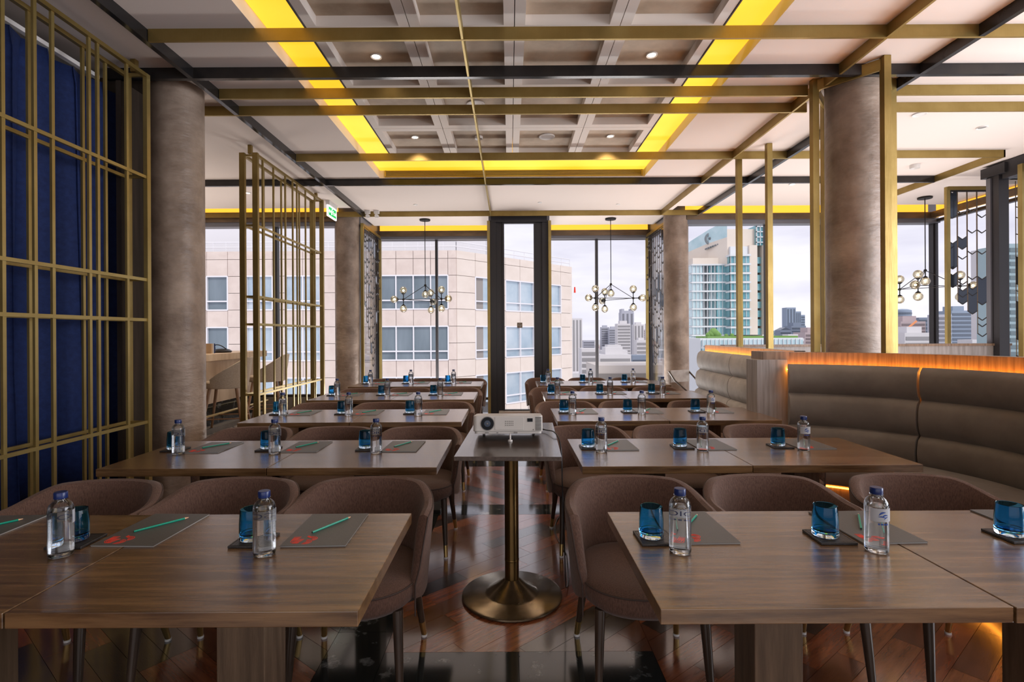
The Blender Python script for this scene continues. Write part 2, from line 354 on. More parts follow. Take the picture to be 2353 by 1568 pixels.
# beams --------------------------------------------------------------
BZ = 3.54
def beam(name, label, x0, x1, y, mt, w): tag(MB().box(x0, x1, y, y+w, BZ, CZ+.001 if (x0 > OR or x1 < OL) else CZ).build(name, mt), label, 'beam')
G, K = M['gold'], M['black']
def xb(lab, y, w, mt, segs):
    for i, (a, b, extra) in enumerate(segs):
        beam('ceiling_beam', lab+extra, a, b, y, mt, w)
xb('bronze cross beam nearest the camera', 3.72, .02, G, [(-2.575, 7.7, ', spanning the room')])
xb('polished black cross beam just before the near columns', 4.26, .04, K, [(-3.3, 7.7, '')])
xb('bronze cross beam right behind the near black one', 4.63, .02, G, [(-2.575, 2.67, ', over the tables'), (3.36, 7.7, ', right of the near column')])
xb('bronze cross beam behind the near pair of columns', 4.98, .02, G, [(-3.3, 2.86, ', over the tables'), (3.36, 7.7, ', right of the near column')])
xb('bronze cross beam halfway to the windows', 6.30, .02, G, [(-2.575, 6.02, '')])
xb('polished black cross beam under the air grille', 7.33, .04, K, [(-6.5, 6.02, '')])
xb('bronze cross beam at the top of the far round columns', 9.28, .02, G, [(-6.8, 3.4, '')])
for nm, lab, x, w, a, b, mt in (('ceiling_beam', 'polished black lengthwise beam above the left row ends', -2.62, .04, -2, 9.28, K),
        ('ceiling_beam', 'thin bronze lengthwise fin over the aisle', -.335, .016, -2, 9.28, M['gold_l']),
        ('ceiling_beam', 'bronze lengthwise beam left of the near right column', 2.71, .02, -2, 9.28, G),
        ('ceiling_beam', 'polished black lengthwise beam right of the near right column', 3.37, .04, -2, 9.4, K),
        ('ceiling_beam', 'bronze lengthwise beam near the right windows', 6.0, .02, 6.3, 9.0, G)):
    tag(MB().box(x, x+w, a, b, BZ+.001, CZ-.001).build(nm, mt), lab, 'beam')

# columns ------------------------------------------------------------
for x, y, lab in ((-2.95, 4.62, 'thick round concrete column beside the near curtain screen'), (3.0, 4.52, 'thick round concrete column behind the curved booth, inside a bronze cage'),
                  (-2.97, 9.02+.52, 'round concrete column left of the left chandelier bay'), (3.06, 9.02+.52, 'round concrete column right of the right chandelier bay')):
    o = MB().lathe([(.218, 0), (.218, 1.2), (.218, 2.4), (.218, CZ-.002 if y < 5 else CZ-.003)], 48).build('column', M['concrete'], None, True, (x, y, 0)); tag(o, lab, 'column')

# bronze cages round the column and over the booths
def cage(label, pts, ztop, zbot, top=True, w=.055):
    t = thing('bronze_cage', label, 'frame', (sum(p[0] for p in pts)/len(pts), sum(p[1] for p in pts)/len(pts), 0))
    ox, oy = t.location.x, t.location.y
    for p in pts:
        MB().box(p[0]-w/2-ox, p[0]+w/2-ox, p[1]-w/2-oy, p[1]+w/2-oy, zbot, ztop).build('post', M['gold_l'] if 0 else G, t)
    if top:
        for i in range(len(pts)):
            a, b = pts[i], pts[(i+1) % len(pts)]
            MB().bar((a[0]-ox, a[1]-oy, ztop-.055), (b[0]-ox, b[1]-oy, ztop-.055), .02, .09).build('top_rail', G, t)
cage('square bronze cage turned cornerwise round the near right column', [(3.01, 4.15), (2.665, 4.53), (2.985, 4.91), (3.335, 4.53)], CZ-.002, .0)
cage('pair of slim bronze posts standing behind the far grey booth', [(3.03, 6.06), (2.84, 6.42)], CZ-.002, .0, False, .06)
for x, lab in ((-.372, 'slim bronze post on the left of the narrow centre window'), (.735, 'slim bronze post on the right of the narrow centre window')):
    tag(MB().box(-.025, .025, -.03, .03, 0, 3.48).build('post', M['gold_l'], None, loc=(x, 9.42, 0)), lab, 'post')

# ------------------------------------------------------------------ windows
GT = 3.47
wcount = [0]
def window(p0, p1, z0, z1, mull=(), fw=.05, sill=.0, mt='darkframe'):
    wcount[0] += 1; w = struct('window_%d' % wcount[0]); a = Vector((p0[0], p0[1], 0)); b = Vector((p1[0], p1[1], 0)); d = (b-a).normalized()
    nrm = Vector((-d.y, d.x, 0))
    f = MB(); f.bar(a+Vector((0, 0, z1-fw/2)), b+Vector((0, 0, z1-fw/2)), .08, fw); f.bar(a+Vector((0, 0, z0+fw/2)), b+Vector((0, 0, z0+fw/2)), .08, fw)
    f.bar(a+d*fw/2+Vector((0, 0, z0)), a+d*fw/2+Vector((0, 0, z1)), fw, .08) if 0 else None
    f.build('window_frame', M[mt], w)
    xs = [0]+list(mull)+[(b-a).length]
    for x in xs:
        q = a+d*min(max(x, fw/2), (b-a).length-fw/2)
        MB().box(q.x-fw/2, q.x+fw/2, q.y-.05, q.y+.05, z0, z1).build('mullion', M[mt], w)
    for i in range(len(xs)-1):
        q0 = a+d*xs[i]; q1 = a+d*xs[i+1]; g = MB(); g.add([q0+Vector((0, 0, z0)), q1+Vector((0, 0, z0)), q1+Vector((0, 0, z1)), q0+Vector((0, 0, z1)),
            q0+nrm*.012+Vector((0, 0, z0)), q1+nrm*.012+Vector((0, 0, z0)), q1+nrm*.012+Vector((0, 0, z1)), q0+nrm*.012+Vector((0, 0, z1))],
            [(0,1,2,3),(4,7,6,5),(0,4,5,1),(3,2,6,7),(0,3,7,4),(1,5,6,2)]); g.build('pane', M['pane'], w)
    return w
window((-7.2, 9.52), (-3.1, 9.52), .30, GT, (1.5, 2.95))
window((3.2, 9.52), (7.77, 9.52), .30, GT, (1.5, 2.52))
window((-2.75, 10.97), (-.33, 10.97), .05, GT, (1.22,))
window((.70, 10.97), (2.95, 10.97), .05, GT, (1.14,))
window((7.77, 9.52), (7.77, 7.2), .30, GT, (1.2,))
# narrow centre window with its deep dark jambs
w = window((-.12, 9.52), (.48, 9.52), .02, GT+.01, (), .03)
MB().box(-.35, -.24, 9.46, 9.62, .0, 3.5).box(-.24, -.11, 9.5, 9.62, 0, 3.5).box(.47, .60, 9.5, 9.62, 0, 3.5).box(.60, .71, 9.46, 9.62, 0, 3.5).build('deep_jamb', M['darkframe'], w)
MB().box(-.33, .69, 9.44, 9.62, GT-.005, CZ-.004).build('window_head', M['darkframe'], w)
MB().box(-.20, .56, 9.40, 9.62, .0, .03).build('window_sill', M['white'], w)
# bay side glass
window((-2.78, 9.62), (-2.78, 10.97), .05, GT); window((2.97, 9.62), (2.97, 10.97), .05, GT)
window((-.34, 9.62), (-.34, 10.97), .05, GT); window((.71, 9.62), (.71, 10.97), .05, GT)
t = struct('trim_1')   # pelmets, sills and heads of the far wall
MB().box(XL, -3.08, 9.36, 9.40, 3.475, 3.585).box(3.2, 7.7, 9.36, 9.40, 3.475, 3.585).box(-2.75, -.36, 10.80, 10.84, 3.475, 3.585).box(.73, 2.93, 10.80, 10.84, 3.475, 3.585).build('pelmet', M['brown_metal'], t)
MB().box(XL, -3.08, 9.40, 9.6, 3.40, 3.475).box(3.2, 7.8, 9.40, 9.6, 3.40, 3.475).box(-2.75, -.36, 10.84, 11.1, 3.42, 3.475).box(.73, 2.93, 10.84, 11.1, 3.42, 3.475).build('window_head', M['greyframe'], t)
MB().box(XL, -3.1, 9.42, 9.62, 0, .30).box(3.2, 7.8, 9.42, 9.62, 0, .30).build('sill_wall', M['sill'], t)
MB().box(XL, -2.75, 9.56, 9.7, 3.47, 4.1).box(2.95, XR, 9.56, 9.7, 3.47, 4.1).box(-2.8, -.34, 11.0, 11.15, 3.47, 4.1).box(.71, 3.0, 11.0, 11.15, 3.47, 4.1).box(-2.84, -2.74, 9.6, 11.1, 3.47, 4.1).box(2.94, 3.04, 9.6, 11.1, 3.47, 4.1).box(-.38, -.30, 9.64, 11.1, 3.47, 4.1).box(.68, .75, 9.64, 11.1, 3.47, 4.1).build('facade_head', M['greyframe'], t)
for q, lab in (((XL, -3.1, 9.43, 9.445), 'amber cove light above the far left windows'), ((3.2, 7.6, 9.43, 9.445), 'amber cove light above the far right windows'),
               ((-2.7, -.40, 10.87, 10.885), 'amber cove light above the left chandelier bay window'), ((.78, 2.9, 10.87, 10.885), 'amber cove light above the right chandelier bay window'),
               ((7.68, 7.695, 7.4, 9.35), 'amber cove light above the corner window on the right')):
    tag(MB().box(*q, 3.485, 3.76).build('cove_light', M['amber']), lab, 'cove light')  # glowing faces replace the cove-lit wall behind the pelmets
t = struct('trim_2')   # right wall pelmet
MB().box(7.6, 7.64, 7.3, 9.36, 3.475, 3.585).build('pelmet', M['brown_metal'], t)
# right wall pier: deep dark box with glass, beyond it window wall towards the camera
t = struct('wall_right')
MB().box(6.37, 6.50, 6.76, 6.93, 0, 3.52).box(6.35, 7.8, 6.66, 7.0, 3.47, 3.60).build('dark_pier', M['darkframe'], t)
MB().box(6.38, 6.44, 5.9, 6.72, 3.40, 3.62).build('window_head', M['darkframe'], t)
MB().box(6.35, 6.50, 6.86, 6.92, 0, 3.45).build('pier_side', M['greyframe'], t)
MB().box(6.5, 6.6, YB, 6.7, 3.47, 3.8).box(6.5, 6.6, YB, 6.7, 0, .3).build('wall_frame', M['wallp'], t)
MB().box(6.62, 7.9, 6.9, 7.3, 0, .3).box(6.62, 7.9, 6.95, 7.2, 3.47, 3.9).build('return_wall', M['wallp'], t)
window((6.52, 6.92), (6.52, -3.0), .30, GT, (1.9, 3.7, 5.7, 7.7))
tag(MB().box(-.03, .03, -.03, .03, 0, 3.5).build('post', M['gold_l'], None, loc=(6.36, 6.44, 0)), 'slim bronze post at the far right edge of the picture', 'post')
# other walls
tag(MB().box(XL-.1, XL, YB, 9.6, 0, 3.9).build('wall_left', M['wallp']), kind='structure')
t = struct('wall_back'); MB().box(XL, XR, YB-.1, YB, 0, .8).box(XL, XR, YB-.1, YB, 3.2, 3.9).box(XL, -4, YB-.1, YB, .8, 3.2).box(4.5, XR, YB-.1, YB, .8, 3.2).build('wall_board', M['wallp'], t)
tag(MB().box(-3.75, -3.6, YB, 4.5, 0, CZ-.001).box(-3.6, -3.10, 4.42, 4.5, 0, CZ-.001).box(-3.14, -3.10, 4.16, 4.45, 0, CZ-.15).build('wall_inner', M['darkwall']), kind='structure')

# ------------------------------------------------------------------ bronze lattice screens
ZH = [2.70, 1.88, 1.56, .745]
def screen(label, X, y0, y1, fr, bk, zt=3.53, dx=-.15, ew=.03, uw=.014):
    t = thing('lattice_screen', label, 'screen', (X, (y0+y1)/2, 0)); oy = t.location.y
    for (xx, verts, lw) in ((0, fr, .022), (dx, bk, .022)):
        for yy in (y0, y1): MB().box(xx-ew, xx+ew, yy-.02-oy, yy+.02-oy, .0, zt).build('end_post', M['gold_l'] if yy == y1 else G, t)
        for yy in verts: MB().box(xx-uw, xx+.004, yy-lw/2-oy, yy+lw/2-oy, .04, zt-.02).build('upright', M['gold_l'], t)
        MB().box(xx-.015, xx+.015, y0-oy, y1-oy, zt-.03, zt).build('top_rail', G, t)
        MB().box(xx-.03, xx+.03, y0-oy, y1-oy, .0, .035).build('bottom_rail', G, t)
        for z in ZH: MB().box(xx-.012, xx+.008, y0-oy, y1-oy, z-.012, z+.012).build('crossbar', M['gold_l'], t)
    for yy in (y0+.03, y1-.03):
        for z in ZH+[zt-.02]: MB().box(dx, 0, yy-.012-oy, yy+.012-oy, z-.012, z+.012).build('spacer', M['gold_l'], t)
        MB().box(dx/2-.02, dx/2+.02, yy-.02-oy, yy+.02-oy, zt, CZ).build('hanger', G, t)
    return t
screen('tall bronze lattice screen in front of the navy curtain', -2.90, 1.2, 4.17, [1.55, 1.95, 2.25, 2.62, 2.983, 3.185, 3.31, 3.60, 3.675, 3.955], [2.3, 2.8, 3.31, 3.73, 3.94], ew=.016, uw=.012)
screen('bronze lattice screen between the tables and the bar', -2.91, 5.98, 8.08, [6.16, 6.44, 6.78, 7.01, 7.15, 7.45, 7.80], [6.5, 7.0, 7.6])
# curtain
m = MB(); vs = []; N_ = 420
for i in range(N_+1):
    y = 1.0+3.37*i/N_; ph = y*2*PI/.27+1.1*math.sin(y*3.1); 
    for (z, k) in ((.02, 1.25), (1.2, 1), (2.4, .85), (3.3, .7), (3.44, .45)):
        vs.append((.095*k*math.sin(ph)+.02*math.sin(ph*.37+z), y+.03*math.sin(2*ph), z))
m.add(vs, [(i*5+j, (i+1)*5+j, (i+1)*5+j+1, i*5+j+1) for i in range(N_) for j in range(4)])
o = m.build('curtain', M['curtain'], None, True, (-3.26, 0, 0)); sm = o.modifiers.new('thick', 'SOLIDIFY'); sm.thickness = .004
tag(o, 'navy blue floor length curtain hanging behind the near bronze screen', 'curtain')
tag(MB().box(-.02, .02, -1.5, 1.55, 0, .03).build('curtain_rail', M['white'], None, loc=(-3.24, 2.55, 3.46)), 'white curtain rail above the navy curtain', 'rail')

# ------------------------------------------------------------------ tables
ROWS = [1.28, 2.66, 4.04, 5.42, 6.80]; TD = .70
RN = ['nearest row', 'second row', 'third row', 'fourth row', 'farthest row']
proto = thing('table', '', 'table')
MB().box(-.435, .435, 0, TD, .711, .75).build('tabletop', M['table'], proto, bevel=.002)
MB().box(-.0725, .0725, .28, .425, .03, .711).build('pedestal', M['tleg'], proto, bevel=.003)
MB().box(-.25, .25, .12, .58, .0, .025).build('base_plate', M['iron'], proto, bevel=.003)
MB().box(-.2, .2, .18, .52, .70, .711).build('mounting_plate', M['iron'], proto)
first = True
for r, T in enumerate(ROWS):
    for side, xs in (('left', (-.812, -1.686)), ('right', (.803, 1.677))):
        for k, x in enumerate(xs):
            o = proto if first else copy_tree(proto); first = False
            o.location = (x, T+random.uniform(-.003, .003), random.uniform(-.001, .001) if 0 else 0)
            o['label'] = 'dark walnut pedestal table at the %s, %s, %s of the aisle' % ('aisle end' if k == 0 else 'outer end', RN[r], side)
            o['group'] = 'walnut tables in rows %s of the aisle' % side

# ------------------------------------------------------------------ chairs
def chair_meshes():
    a, b = .285, .275; A = math.radians(118); n_ = 44; prof_n = 13; vs = []
    def sm(t): t = max(0, min(1, t)); return t*t*(3-2*t)
    for i in range(n_+1):
        th = -A+2*A*i/n_; at = abs(th)
        drop = sm((at-math.radians(40))/math.radians(50))*.055
        edge = sm((at-math.radians(100))/math.radians(18))
        ht = .757-drop-edge*.25; hb = .365+edge*.02
        sx = math.copysign(abs(math.sin(th))**.85, th); cy = math.copysign(abs(math.cos(th))**.85, math.cos(th))
        tk = .048*(1-.35*edge)
        for j in range(prof_n):
            # outer side up, over the rolled rim, inner side down
            if j < 5: q = j/4; z = hb+(ht-.022-hb)*q; off = 0
            elif j < 9: u = (j-4)/4*PI*.999; z = ht-.022+.022*math.sin(u)*1.0; off = tk/2*(1-math.cos(u)) if j < 8 else tk
            else: q = (j-8)/4; z = (ht-.022)-(ht-.022-.43)*q if ht > .47 else ht-.022-.02*q; off = tk+.006*math.sin(q*PI)
            fl = .035*((z-.36)/.4)**1.0
            vs.append(((a+fl-off)*sx, (b+fl*1.1-off)*cy+.0, z))
    fs = [(i*prof_n+j, i*prof_n+j+1, (i+1)*prof_n+j+1, (i+1)*prof_n+j) for i in range(n_) for j in range(prof_n-1)]
    fs += [(i*prof_n+prof_n-1, i*prof_n, (i+1)*prof_n, (i+1)*prof_n+prof_n-1) for i in range(n_)]
    fs += [tuple(range(prof_n)), tuple(n_*prof_n+j for j in range(prof_n))[::-1]]
    back = MB().add(vs, fs)
    pip = []
    for i in range(n_+1):
        v = Vector(vs[i*prof_n+5]); pip.append(v*1.0+Vector((v.x*.008, v.y*.008, -.004)))
    k0 = pip[0]; k1 = pip[-1]
    pip = [k0+Vector((.0, -.004, -.12))]+pip+[k1+Vector((.0, -.004, -.12))]
    piping = MB().tube(pip, .0035, 5)
    # seat
    def ring(ra, rb, z, n2=40):
        out = []
        for k in range(n2):
            t = 2*PI*k/n2; c_, s_ = math.cos(t), math.sin(t)
            out.append((math.copysign(abs(c_)**.8, c_)*ra, math.copysign(abs(s_)**.8, s_)*rb-.02, z))
        return out
    rings = [(.18, .18, .352), (.235, .235, .358), (.262, .262, .385), (.268, .266, .42), (.262, .262, .448), (.245, .246, .462), (.20, .20, .472), (.12, .12, .476), (.03, .03, .477)]
    seat = MB(); vs = sum([ring(*q) for q in rings], []); n2 = 40
    seat.add(vs, [(i*n2+k, i*n2+(k+1) % n2, (i+1)*n2+(k+1) % n2, (i+1)*n2+k) for i in range(len(rings)-1) for k in range(n2)]+[tuple(range(n2))[::-1], tuple((len(rings)-1)*n2+k for k in range(n2))])
    sp = MB().tube([Vector(p) for p in ring(.266, .265, .447)]+[Vector(ring(.266, .265, .447)[0])], .0035, 5)
    return back, piping, seat, sp
bk, pp, st, sp = chair_meshes()
chair0 = thing('dining_chair', '', 'chair')
e = bk.build('backrest', M['fabric'], chair0, True); pp.build('piping', M['piping'], e, True)
e = st.build('seat', M['fabric'], chair0, True); sp.build('piping', M['piping'], e, True)
for sx in (-1, 1):
    for (x, y, fx, fy) in ((.20, -.19, .215, -.23), (.20, .17, .235, .27)):
        dz = Vector((sx*fx-sx*x, fy-y, -.36)); top = Vector((sx*x, y, .37))
        lg = MB().tube([top, top+dz*.5, top+dz*.83], [.021, .017, .0135], 10).build('leg', M['cleg'], chair0, True)
        MB().tube([top+dz*.80, top+dz*1.0], [.0152, .0125], 10).build('ferrule', M['brass'], lg, True)
        MB().tube([top+dz*1.0, top+dz*1.0+Vector((0, 0, -.010))], [.0145, .0145], 10).build('glide', M['glide'], lg, True)
first = True
SN = ['aisle', 'middle', 'outer']
for r, T in enumerate(ROWS):
    for side, xs in (('left', (-.645, -1.245, -1.84)), ('right', (.535, 1.165, 1.81))):
        for k, x in enumerate(xs):
            o = chair0 if first else copy_tree(chair0); first = False
            j = random.Random(r*10+k+(5 if side == 'left' else 0))
            o.location = (x+j.uniform(-.012, .012), T+.90+j.uniform(-.015, .02), 0); o.rotation_euler.z = j.uniform(-.04, .04)
            o['label'] = 'brown upholstered tub chair at the %s seat of the %s, %s of aisle' % (SN[k], RN[r], side)
            o['group'] = 'brown tub chairs %s of the aisle' % side

# ------------------------------------------------------------------ place settings
def text_mesh(body, size, mt, extrude=.0002, font_scale=1):
    cu = bpy.data.curves.new('lettering', 'FONT'); cu.body = body; cu.size = size; cu.align_x = 'CENTER'; cu.align_y = 'CENTER'; cu.extrude = extrude
    o = bpy.data.objects.new('lettering', cu); COL.objects.link(o); bpy.context.view_layer.update()
    me = bpy.data.meshes.new_from_object(o.evaluated_get(bpy.context.evaluated_depsgraph_get())); bpy.data.objects.remove(o)
    me.materials.clear(); me.materials.append(mt); return me
def bend(me, R, zc, ang):    # wrap flat lettering (x,y) round a cylinder, facing outwards at angle ang
    for v in me.vertices:
        x, y, z = v.co; t = ang+x/R; rr = R+z; v.co = (rr*math.cos(t), rr*math.sin(t), zc+y)
    return me
BR = .0325
bottle0 = thing('water_bottle', '', 'bottle')
MB().lathe([(.0001, .0005), (.028, .0005), (.031, .003), (BR, .008), (BR, .05), (BR, .10), (BR, .142), (.0001, .142)], 32).build('water', M['water'], bottle0, True)
MB().lathe([(.0001, .0), (.0285, .0), (.0318, .003), (BR+.0006, .008), (BR+.0006, .142), (.0318, .152), (.028, .161), (.021, .168), (.0155, .172), (.0145, .178), (.0145, .186)], 32).build('bottle_body', M['pet'], bottle0, True)
MB().lathe([(.0145, .1755), (.0185, .1755), (.0185, .1775), (.0145, .1775)], 24).build('neck_ring', M['pet'], bottle0, True)
MB().lathe([(.0001, .178), (.0175, .178), (.0178, .180), (.0178, .1955), (.0165, .1975), (.0001, .1975)], 24).build('cap', M['navy'], bottle0, True)
def patch(a0, a1, z0, z1, R, mt, name, parent, inner=False):
    nn = 16; vs = []
    for k in range(nn+1):
        t = a0+(a1-a0)*k/nn
        for rr in (R, R+.0002):
            for z in (z0, z1): vs.append((rr*math.cos(t), rr*math.sin(t), z))
    fs = []
    for k in range(nn):
        b0, b1 = k*4, k*4+4; fs += [(b0, b1, b1+1, b0+1), (b0+2, b0+3, b1+3, b1+2)]
    return MB().add(vs, fs).build(name, mt, parent, True)
bottleB = copy_tree(bottle0)
RL = BR+.0011
# far-side label facing the chair: read through the bottle
lb = patch(PI/2-1.15, PI/2+1.15, .100, .140, RL, M['whitem'], 'bottle_label', bottle0)
lt = bend(text_mesh('hotel', .017, M['print'], 0), RL-.0004, .1295, PI/2); obj('lettering', lt, lb)
lt = bend(text_mesh('INDIGO', .022, M['print'], 0), RL-.0004, .112, PI/2); obj('lettering', lt, lb)
la = patch(-PI/2-1.0, -PI/2+1.0, .100, .140, RL, M['whitem'], 'bottle_label', bottleB)
def leaf(cx, cz, L, W, ang, R, parent, A0=-PI/2):
    pts = []
    for k in range(9):
        t = k/8; pts.append((L*(t-.5), W*math.sin(PI*t)))
    for k in range(7, 0, -1):
        t = k/8; pts.append((L*(t-.5), W*.25*math.sin(PI*t)))
    ca, sa = math.cos(ang), math.sin(ang); vs = []
    for rr in (R, R+.0003):
        for x, z in pts:
            X, Z = cx+x*ca-z*sa, cz+x*sa+z*ca; t = A0+X/R; vs.append((rr*math.cos(t), rr*math.sin(t), Z))
    n_ = len(pts); return MB().add(vs, [tuple(range(n_)), tuple(range(n_, 2*n_))]).build('emblem', M['print'], parent)
for q in ((-.002, .124, .024, .007, .45), (.006, .117, .020, .006, .2), (-.003, .113, .024, .005, -.15), (.009, .111, .016, .004, .55)): leaf(*q, RL+.0005, la)
for k in range(4): MB().box(-.0025, .0025, -.0002, .0002, -.0025, .0025).build('pictogram', M['print'], la, loc=(RL*math.cos(-PI/2-.35+.23*k), RL*math.sin(-PI/2-.35+.23*k)-.0006, .093), rz=-.35+.23*k)
for k in range(4): MB().box(-.0025, .0025, -.0002, .0002, -.0025, .0025).build('pictogram', M['print'], lb, loc=((RL)*math.cos(PI/2-.35+.23*k), RL*math.sin(PI/2-.35+.23*k)+.0004, .093), rz=-.35+.23*k)

glass0 = thing('tumbler', '', 'glass')
MB().lathe([(.0001, .0135), (.036, .0135), (.0395, .016), (.0395, .05), (.0365, .098), (.0358, .0995), (.0345, .098), (.0370, .05), (.0365, .022), (.030, .0165), (.0001, .0165)], 32).build('glass_body', M['blueglass'], glass0, True)
MB().lathe([(.0001, .0), (.037, .0), (.0395, .003), (.0400, .013), (.0001, .013)], 32).build('glass_foot', M['clearbase'], glass0, True)
coaster0 = thing('coaster', '', 'coaster')
MB().box(-.058, .058, -.058, .058, 0, .008).build('coaster_body', M['coaster'], coaster0, bevel=.0015)
MB().box(-.053, -.051, -.053, .053, .008, .0085).box(.051, .053, -.053, .053, .008, .0085).box(-.053, .053, -.053, -.051, .008, .0085).box(-.053, .053, .051, .053, .008, .0085).build('stitching', M['iron'], coaster0)
pad0 = thing('notepad', '', 'notepad')
MB().box(-.1035, .1035, -.147, .147, 0, .0035).build('paper_block', M['paper'], pad0)
MB().box(-.105, .105, -.1485, .1485, .0035, .0045).build('cover', M['pad'], pad0)
lg = MB()
def stroke(pts, w=.0009):
    for i in range(len(pts)-1):
        a, b = Vector((*pts[i], .0048)), Vector((*pts[i+1], .0048)); d = (b-a).normalized()*w*.4; lg.bar(a-d, b+d, w*1.5, .0004)
def arc(cx, cy, r, a0, a1, n_=10): return [(cx+r*math.cos(math.radians(a0+(a1-a0)*k/n_)), cy+r*math.sin(math.radians(a0+(a1-a0)*k/n_))) for k in range(n_+1)]
for k in range(4):
    r_ = .004+.0035*k
    # left glyph: slanted strokes bending into a bowl, with verticals crossing it
    stroke([(-.068-r_+.0, -.085)]+arc(-.068, -.112, r_, 180, 300)); stroke([(-.068-r_, -.112), (-.064-r_, -.085)])
    stroke([(-.074+.0033*k, -.128), (-.066+.0033*k, -.100)])
    # right glyph: double bowl
    stroke([(-.053, -.089+r_*.75+.0)]+arc(-.040, -.098, r_*.95, 110, -60)); stroke(arc(-.047, -.118, r_*.95, 90, -110))
lg.v = [((x+.058)*1.4-.050, (y+.105)*1.3-.100, z) for x, y, z in lg.v]
lg.build('logo', M['red'], pad0)
pen0 = thing('pencil', '', 'pencil')
pen = MB().tube([(-.0875, 0, .0037), (.070, 0, .0037)], .0037, 6).build('pencil_body', M['green'], pen0)
MB().tube([(.070, 0, .0037), (.083, 0, .0037)], [.0036, .0012], 8).build('pencil_point', M['pwood'], pen0)
MB().tube([(.083, 0, .0037), (.088, 0, .0037)], [.0012, .0003], 6).build('pencil_lead', M['graph'], pen0)
MB().tube([(-.0885, 0, .0037), (-.0875, 0, .0037)], .0030, 6).build('pencil_end', M['graph'], pen0)
used = set()
def place(kind, proto, label, group, loc, rz):
    o = proto if kind not in used else copy_tree(proto); used.add(kind); o.location = loc; o.rotation_euler.z = rz; o['label'] = label; o['group'] = group; return o
for r, T in enumerate(ROWS):
    for side, sg, xs in (('left', -1, (-.643, -1.252, -1.85)), ('right', 1, (.636, 1.228, 1.845))):
        for k, cx in enumerate(xs):
            j = random.Random(100+r*10+k+(5 if sg < 0 else 0)); J = lambda a: j.uniform(-a, a)
            if r >= 1: cx = (-.65, -1.235, -1.79)[k] if sg < 0 else (.635, 1.20, 1.79)[k]
            where = '%s seat, %s, %s of aisle' % (SN[k], RN[r], side); z = .7505
            gl = (-.212 if sg < 0 else (-.171, -.188, -.195)[k]); bl = (-.122 if sg < 0 else (-.110, -.092, -.10)[k])
            if sg < 0 and k == 1 and r == 0: gl, bl = -.19, -.145
            place('pad', pad0, 'charcoal notepad with small red logo, '+where, 'notepads on the tables', (cx+J(.006), T+.538+J(.008) if r == 0 else T+.50+J(.01), z), J(.035))
            dx, dy = (.003, .030); Y0 = T+.538 if r == 0 else T+.50
            place('pen', pen0, 'green pencil lying on the notepad, '+where, 'green pencils on the notepads', (cx+dx+J(.01), Y0+dy+J(.01), z+.0052), math.radians(58 if r else 57)+J(.1))
            if (r, side, k) != (0, 'left', 2):
                place('coaster', coaster0, 'square black coaster under the blue glass, '+where, 'black coasters on the tables', (cx+gl+.01, T+.435, z), J(.05))
                place('glass', glass0, 'short blue glass tumbler, '+where, 'blue tumblers on the tables', (cx+gl, T+.44, z+.0092), J(3))
            if not (r == 0 and k == 2):
                emb = (side == 'right' and k >= 1 and (r == 0 or k == 2))
                b = place('bottleB' if emb else 'bottle', bottleB if emb else bottle0, ('clear water bottle with navy cap and leaf emblem, ' if emb else 'clear water bottle with navy cap, ')+where,
                          'water bottles on the tables', (cx+bl, T+.335, z), J(.5) if not emb else J(.2))

# ------------------------------------------------------------------ projector stand and projector
t = thing('pedestal_stand', 'narrow dark wood stand on a round bronze base in the aisle', 'stand', (.005, 2.84, 0), math.radians(-2.2))
MB().box(-.247, .247, -.46, .46, .848, .868).build('stand_top', M['ptop'], t, bevel=.0015)
MB().lathe([(.038, .06), (.038, .848)], 32).build('pole', M['pole'], t, True)
MB().lathe([(.038, .195), (.0395, .197), (.0395, .203), (.038, .205)], 32).build('collar', M['pole'], t, True)
MB().lathe([(.0001, 0), (.268, 0), (.273, .006), (.272, .014), (.262, .018), (.150, .022), (.138, .027), (.062, .078), (.047, .092), (.0405, .098), (.0001, .098)], 64).build('round_base', M['baseplate'], t, True)
MB().box(-.12, .12, -.12, .12, .838, .848).build('mounting_plate', M['iron'], t)
t = thing('projector', 'white office projector tilted up on the aisle stand', 'projector', (-.0, 2.72, .868))
t.location.x = -.012; t.rotation_euler = (math.radians(-6), 0, math.radians(-1)); t.location.z = .868+.040
b = MB()
def rbox(x0, x1, y0, y1, z0, z1, r): # rounded plan
    pts = []
    for cx, cy, a in ((x1-r, y0+r, -90), (x1-r, y1-r, 0), (x0+r, y1-r, 90), (x0+r, y0+r, 180)):
        pts += [(cx+r*math.cos(math.radians(a+90*k/5)), cy+r*math.sin(math.radians(a+90*k/5))) for k in range(6)]
    return pts
MB().prism(rbox(-.182, .182, 0, .25, 0, 0, .02), .012, .094).build('projector_case', M['projw'], t, bevel=.003)
MB().prism(rbox(-.176, .176, .005, .245, 0, 0, .018), .0, .012).build('case_bottom', M['projw'], t, bevel=.002)
ln = MB().lathe([(.0001, .0), (.037, .0), (.037, .0015), (.0001, .0015)], 32).build('lens_surround', M['projg'], t, True, (-.107, .0, .053)); ln.rotation_euler.x = PI/2
for nm, r_, d, mt in (('lens_barrel', .034, .003, 'lens'), ('lens_ring', .024, .0045, 'lens'), ('lens_glass', .0175, .0055, 'lensb'), ('lens_glint', .004, .0062, 'projg')):
    o = MB().lathe([(.0001, 0), (r_, 0), (r_*.96, d), (.0001, d+.0005)], 28).build(nm, M[mt], ln, True, (0, 0, 0))
MB().box(-.068, .082, -.0022, 0, .020, .086).build('front_cover', M['projw'], t, bevel=.001)
g = MB()
for i in range(5):
    for k in range(3): g.box(-.014+.0095*i, -.009+.0095*i, -.0032, -.0022, .042+.010*k, .047+.010*k)
g.build('speaker_holes', M['projg'], t)
MB().box(.102, .130, -.002, 0, .062, .080).build('infrared_window', M['lens'], t)
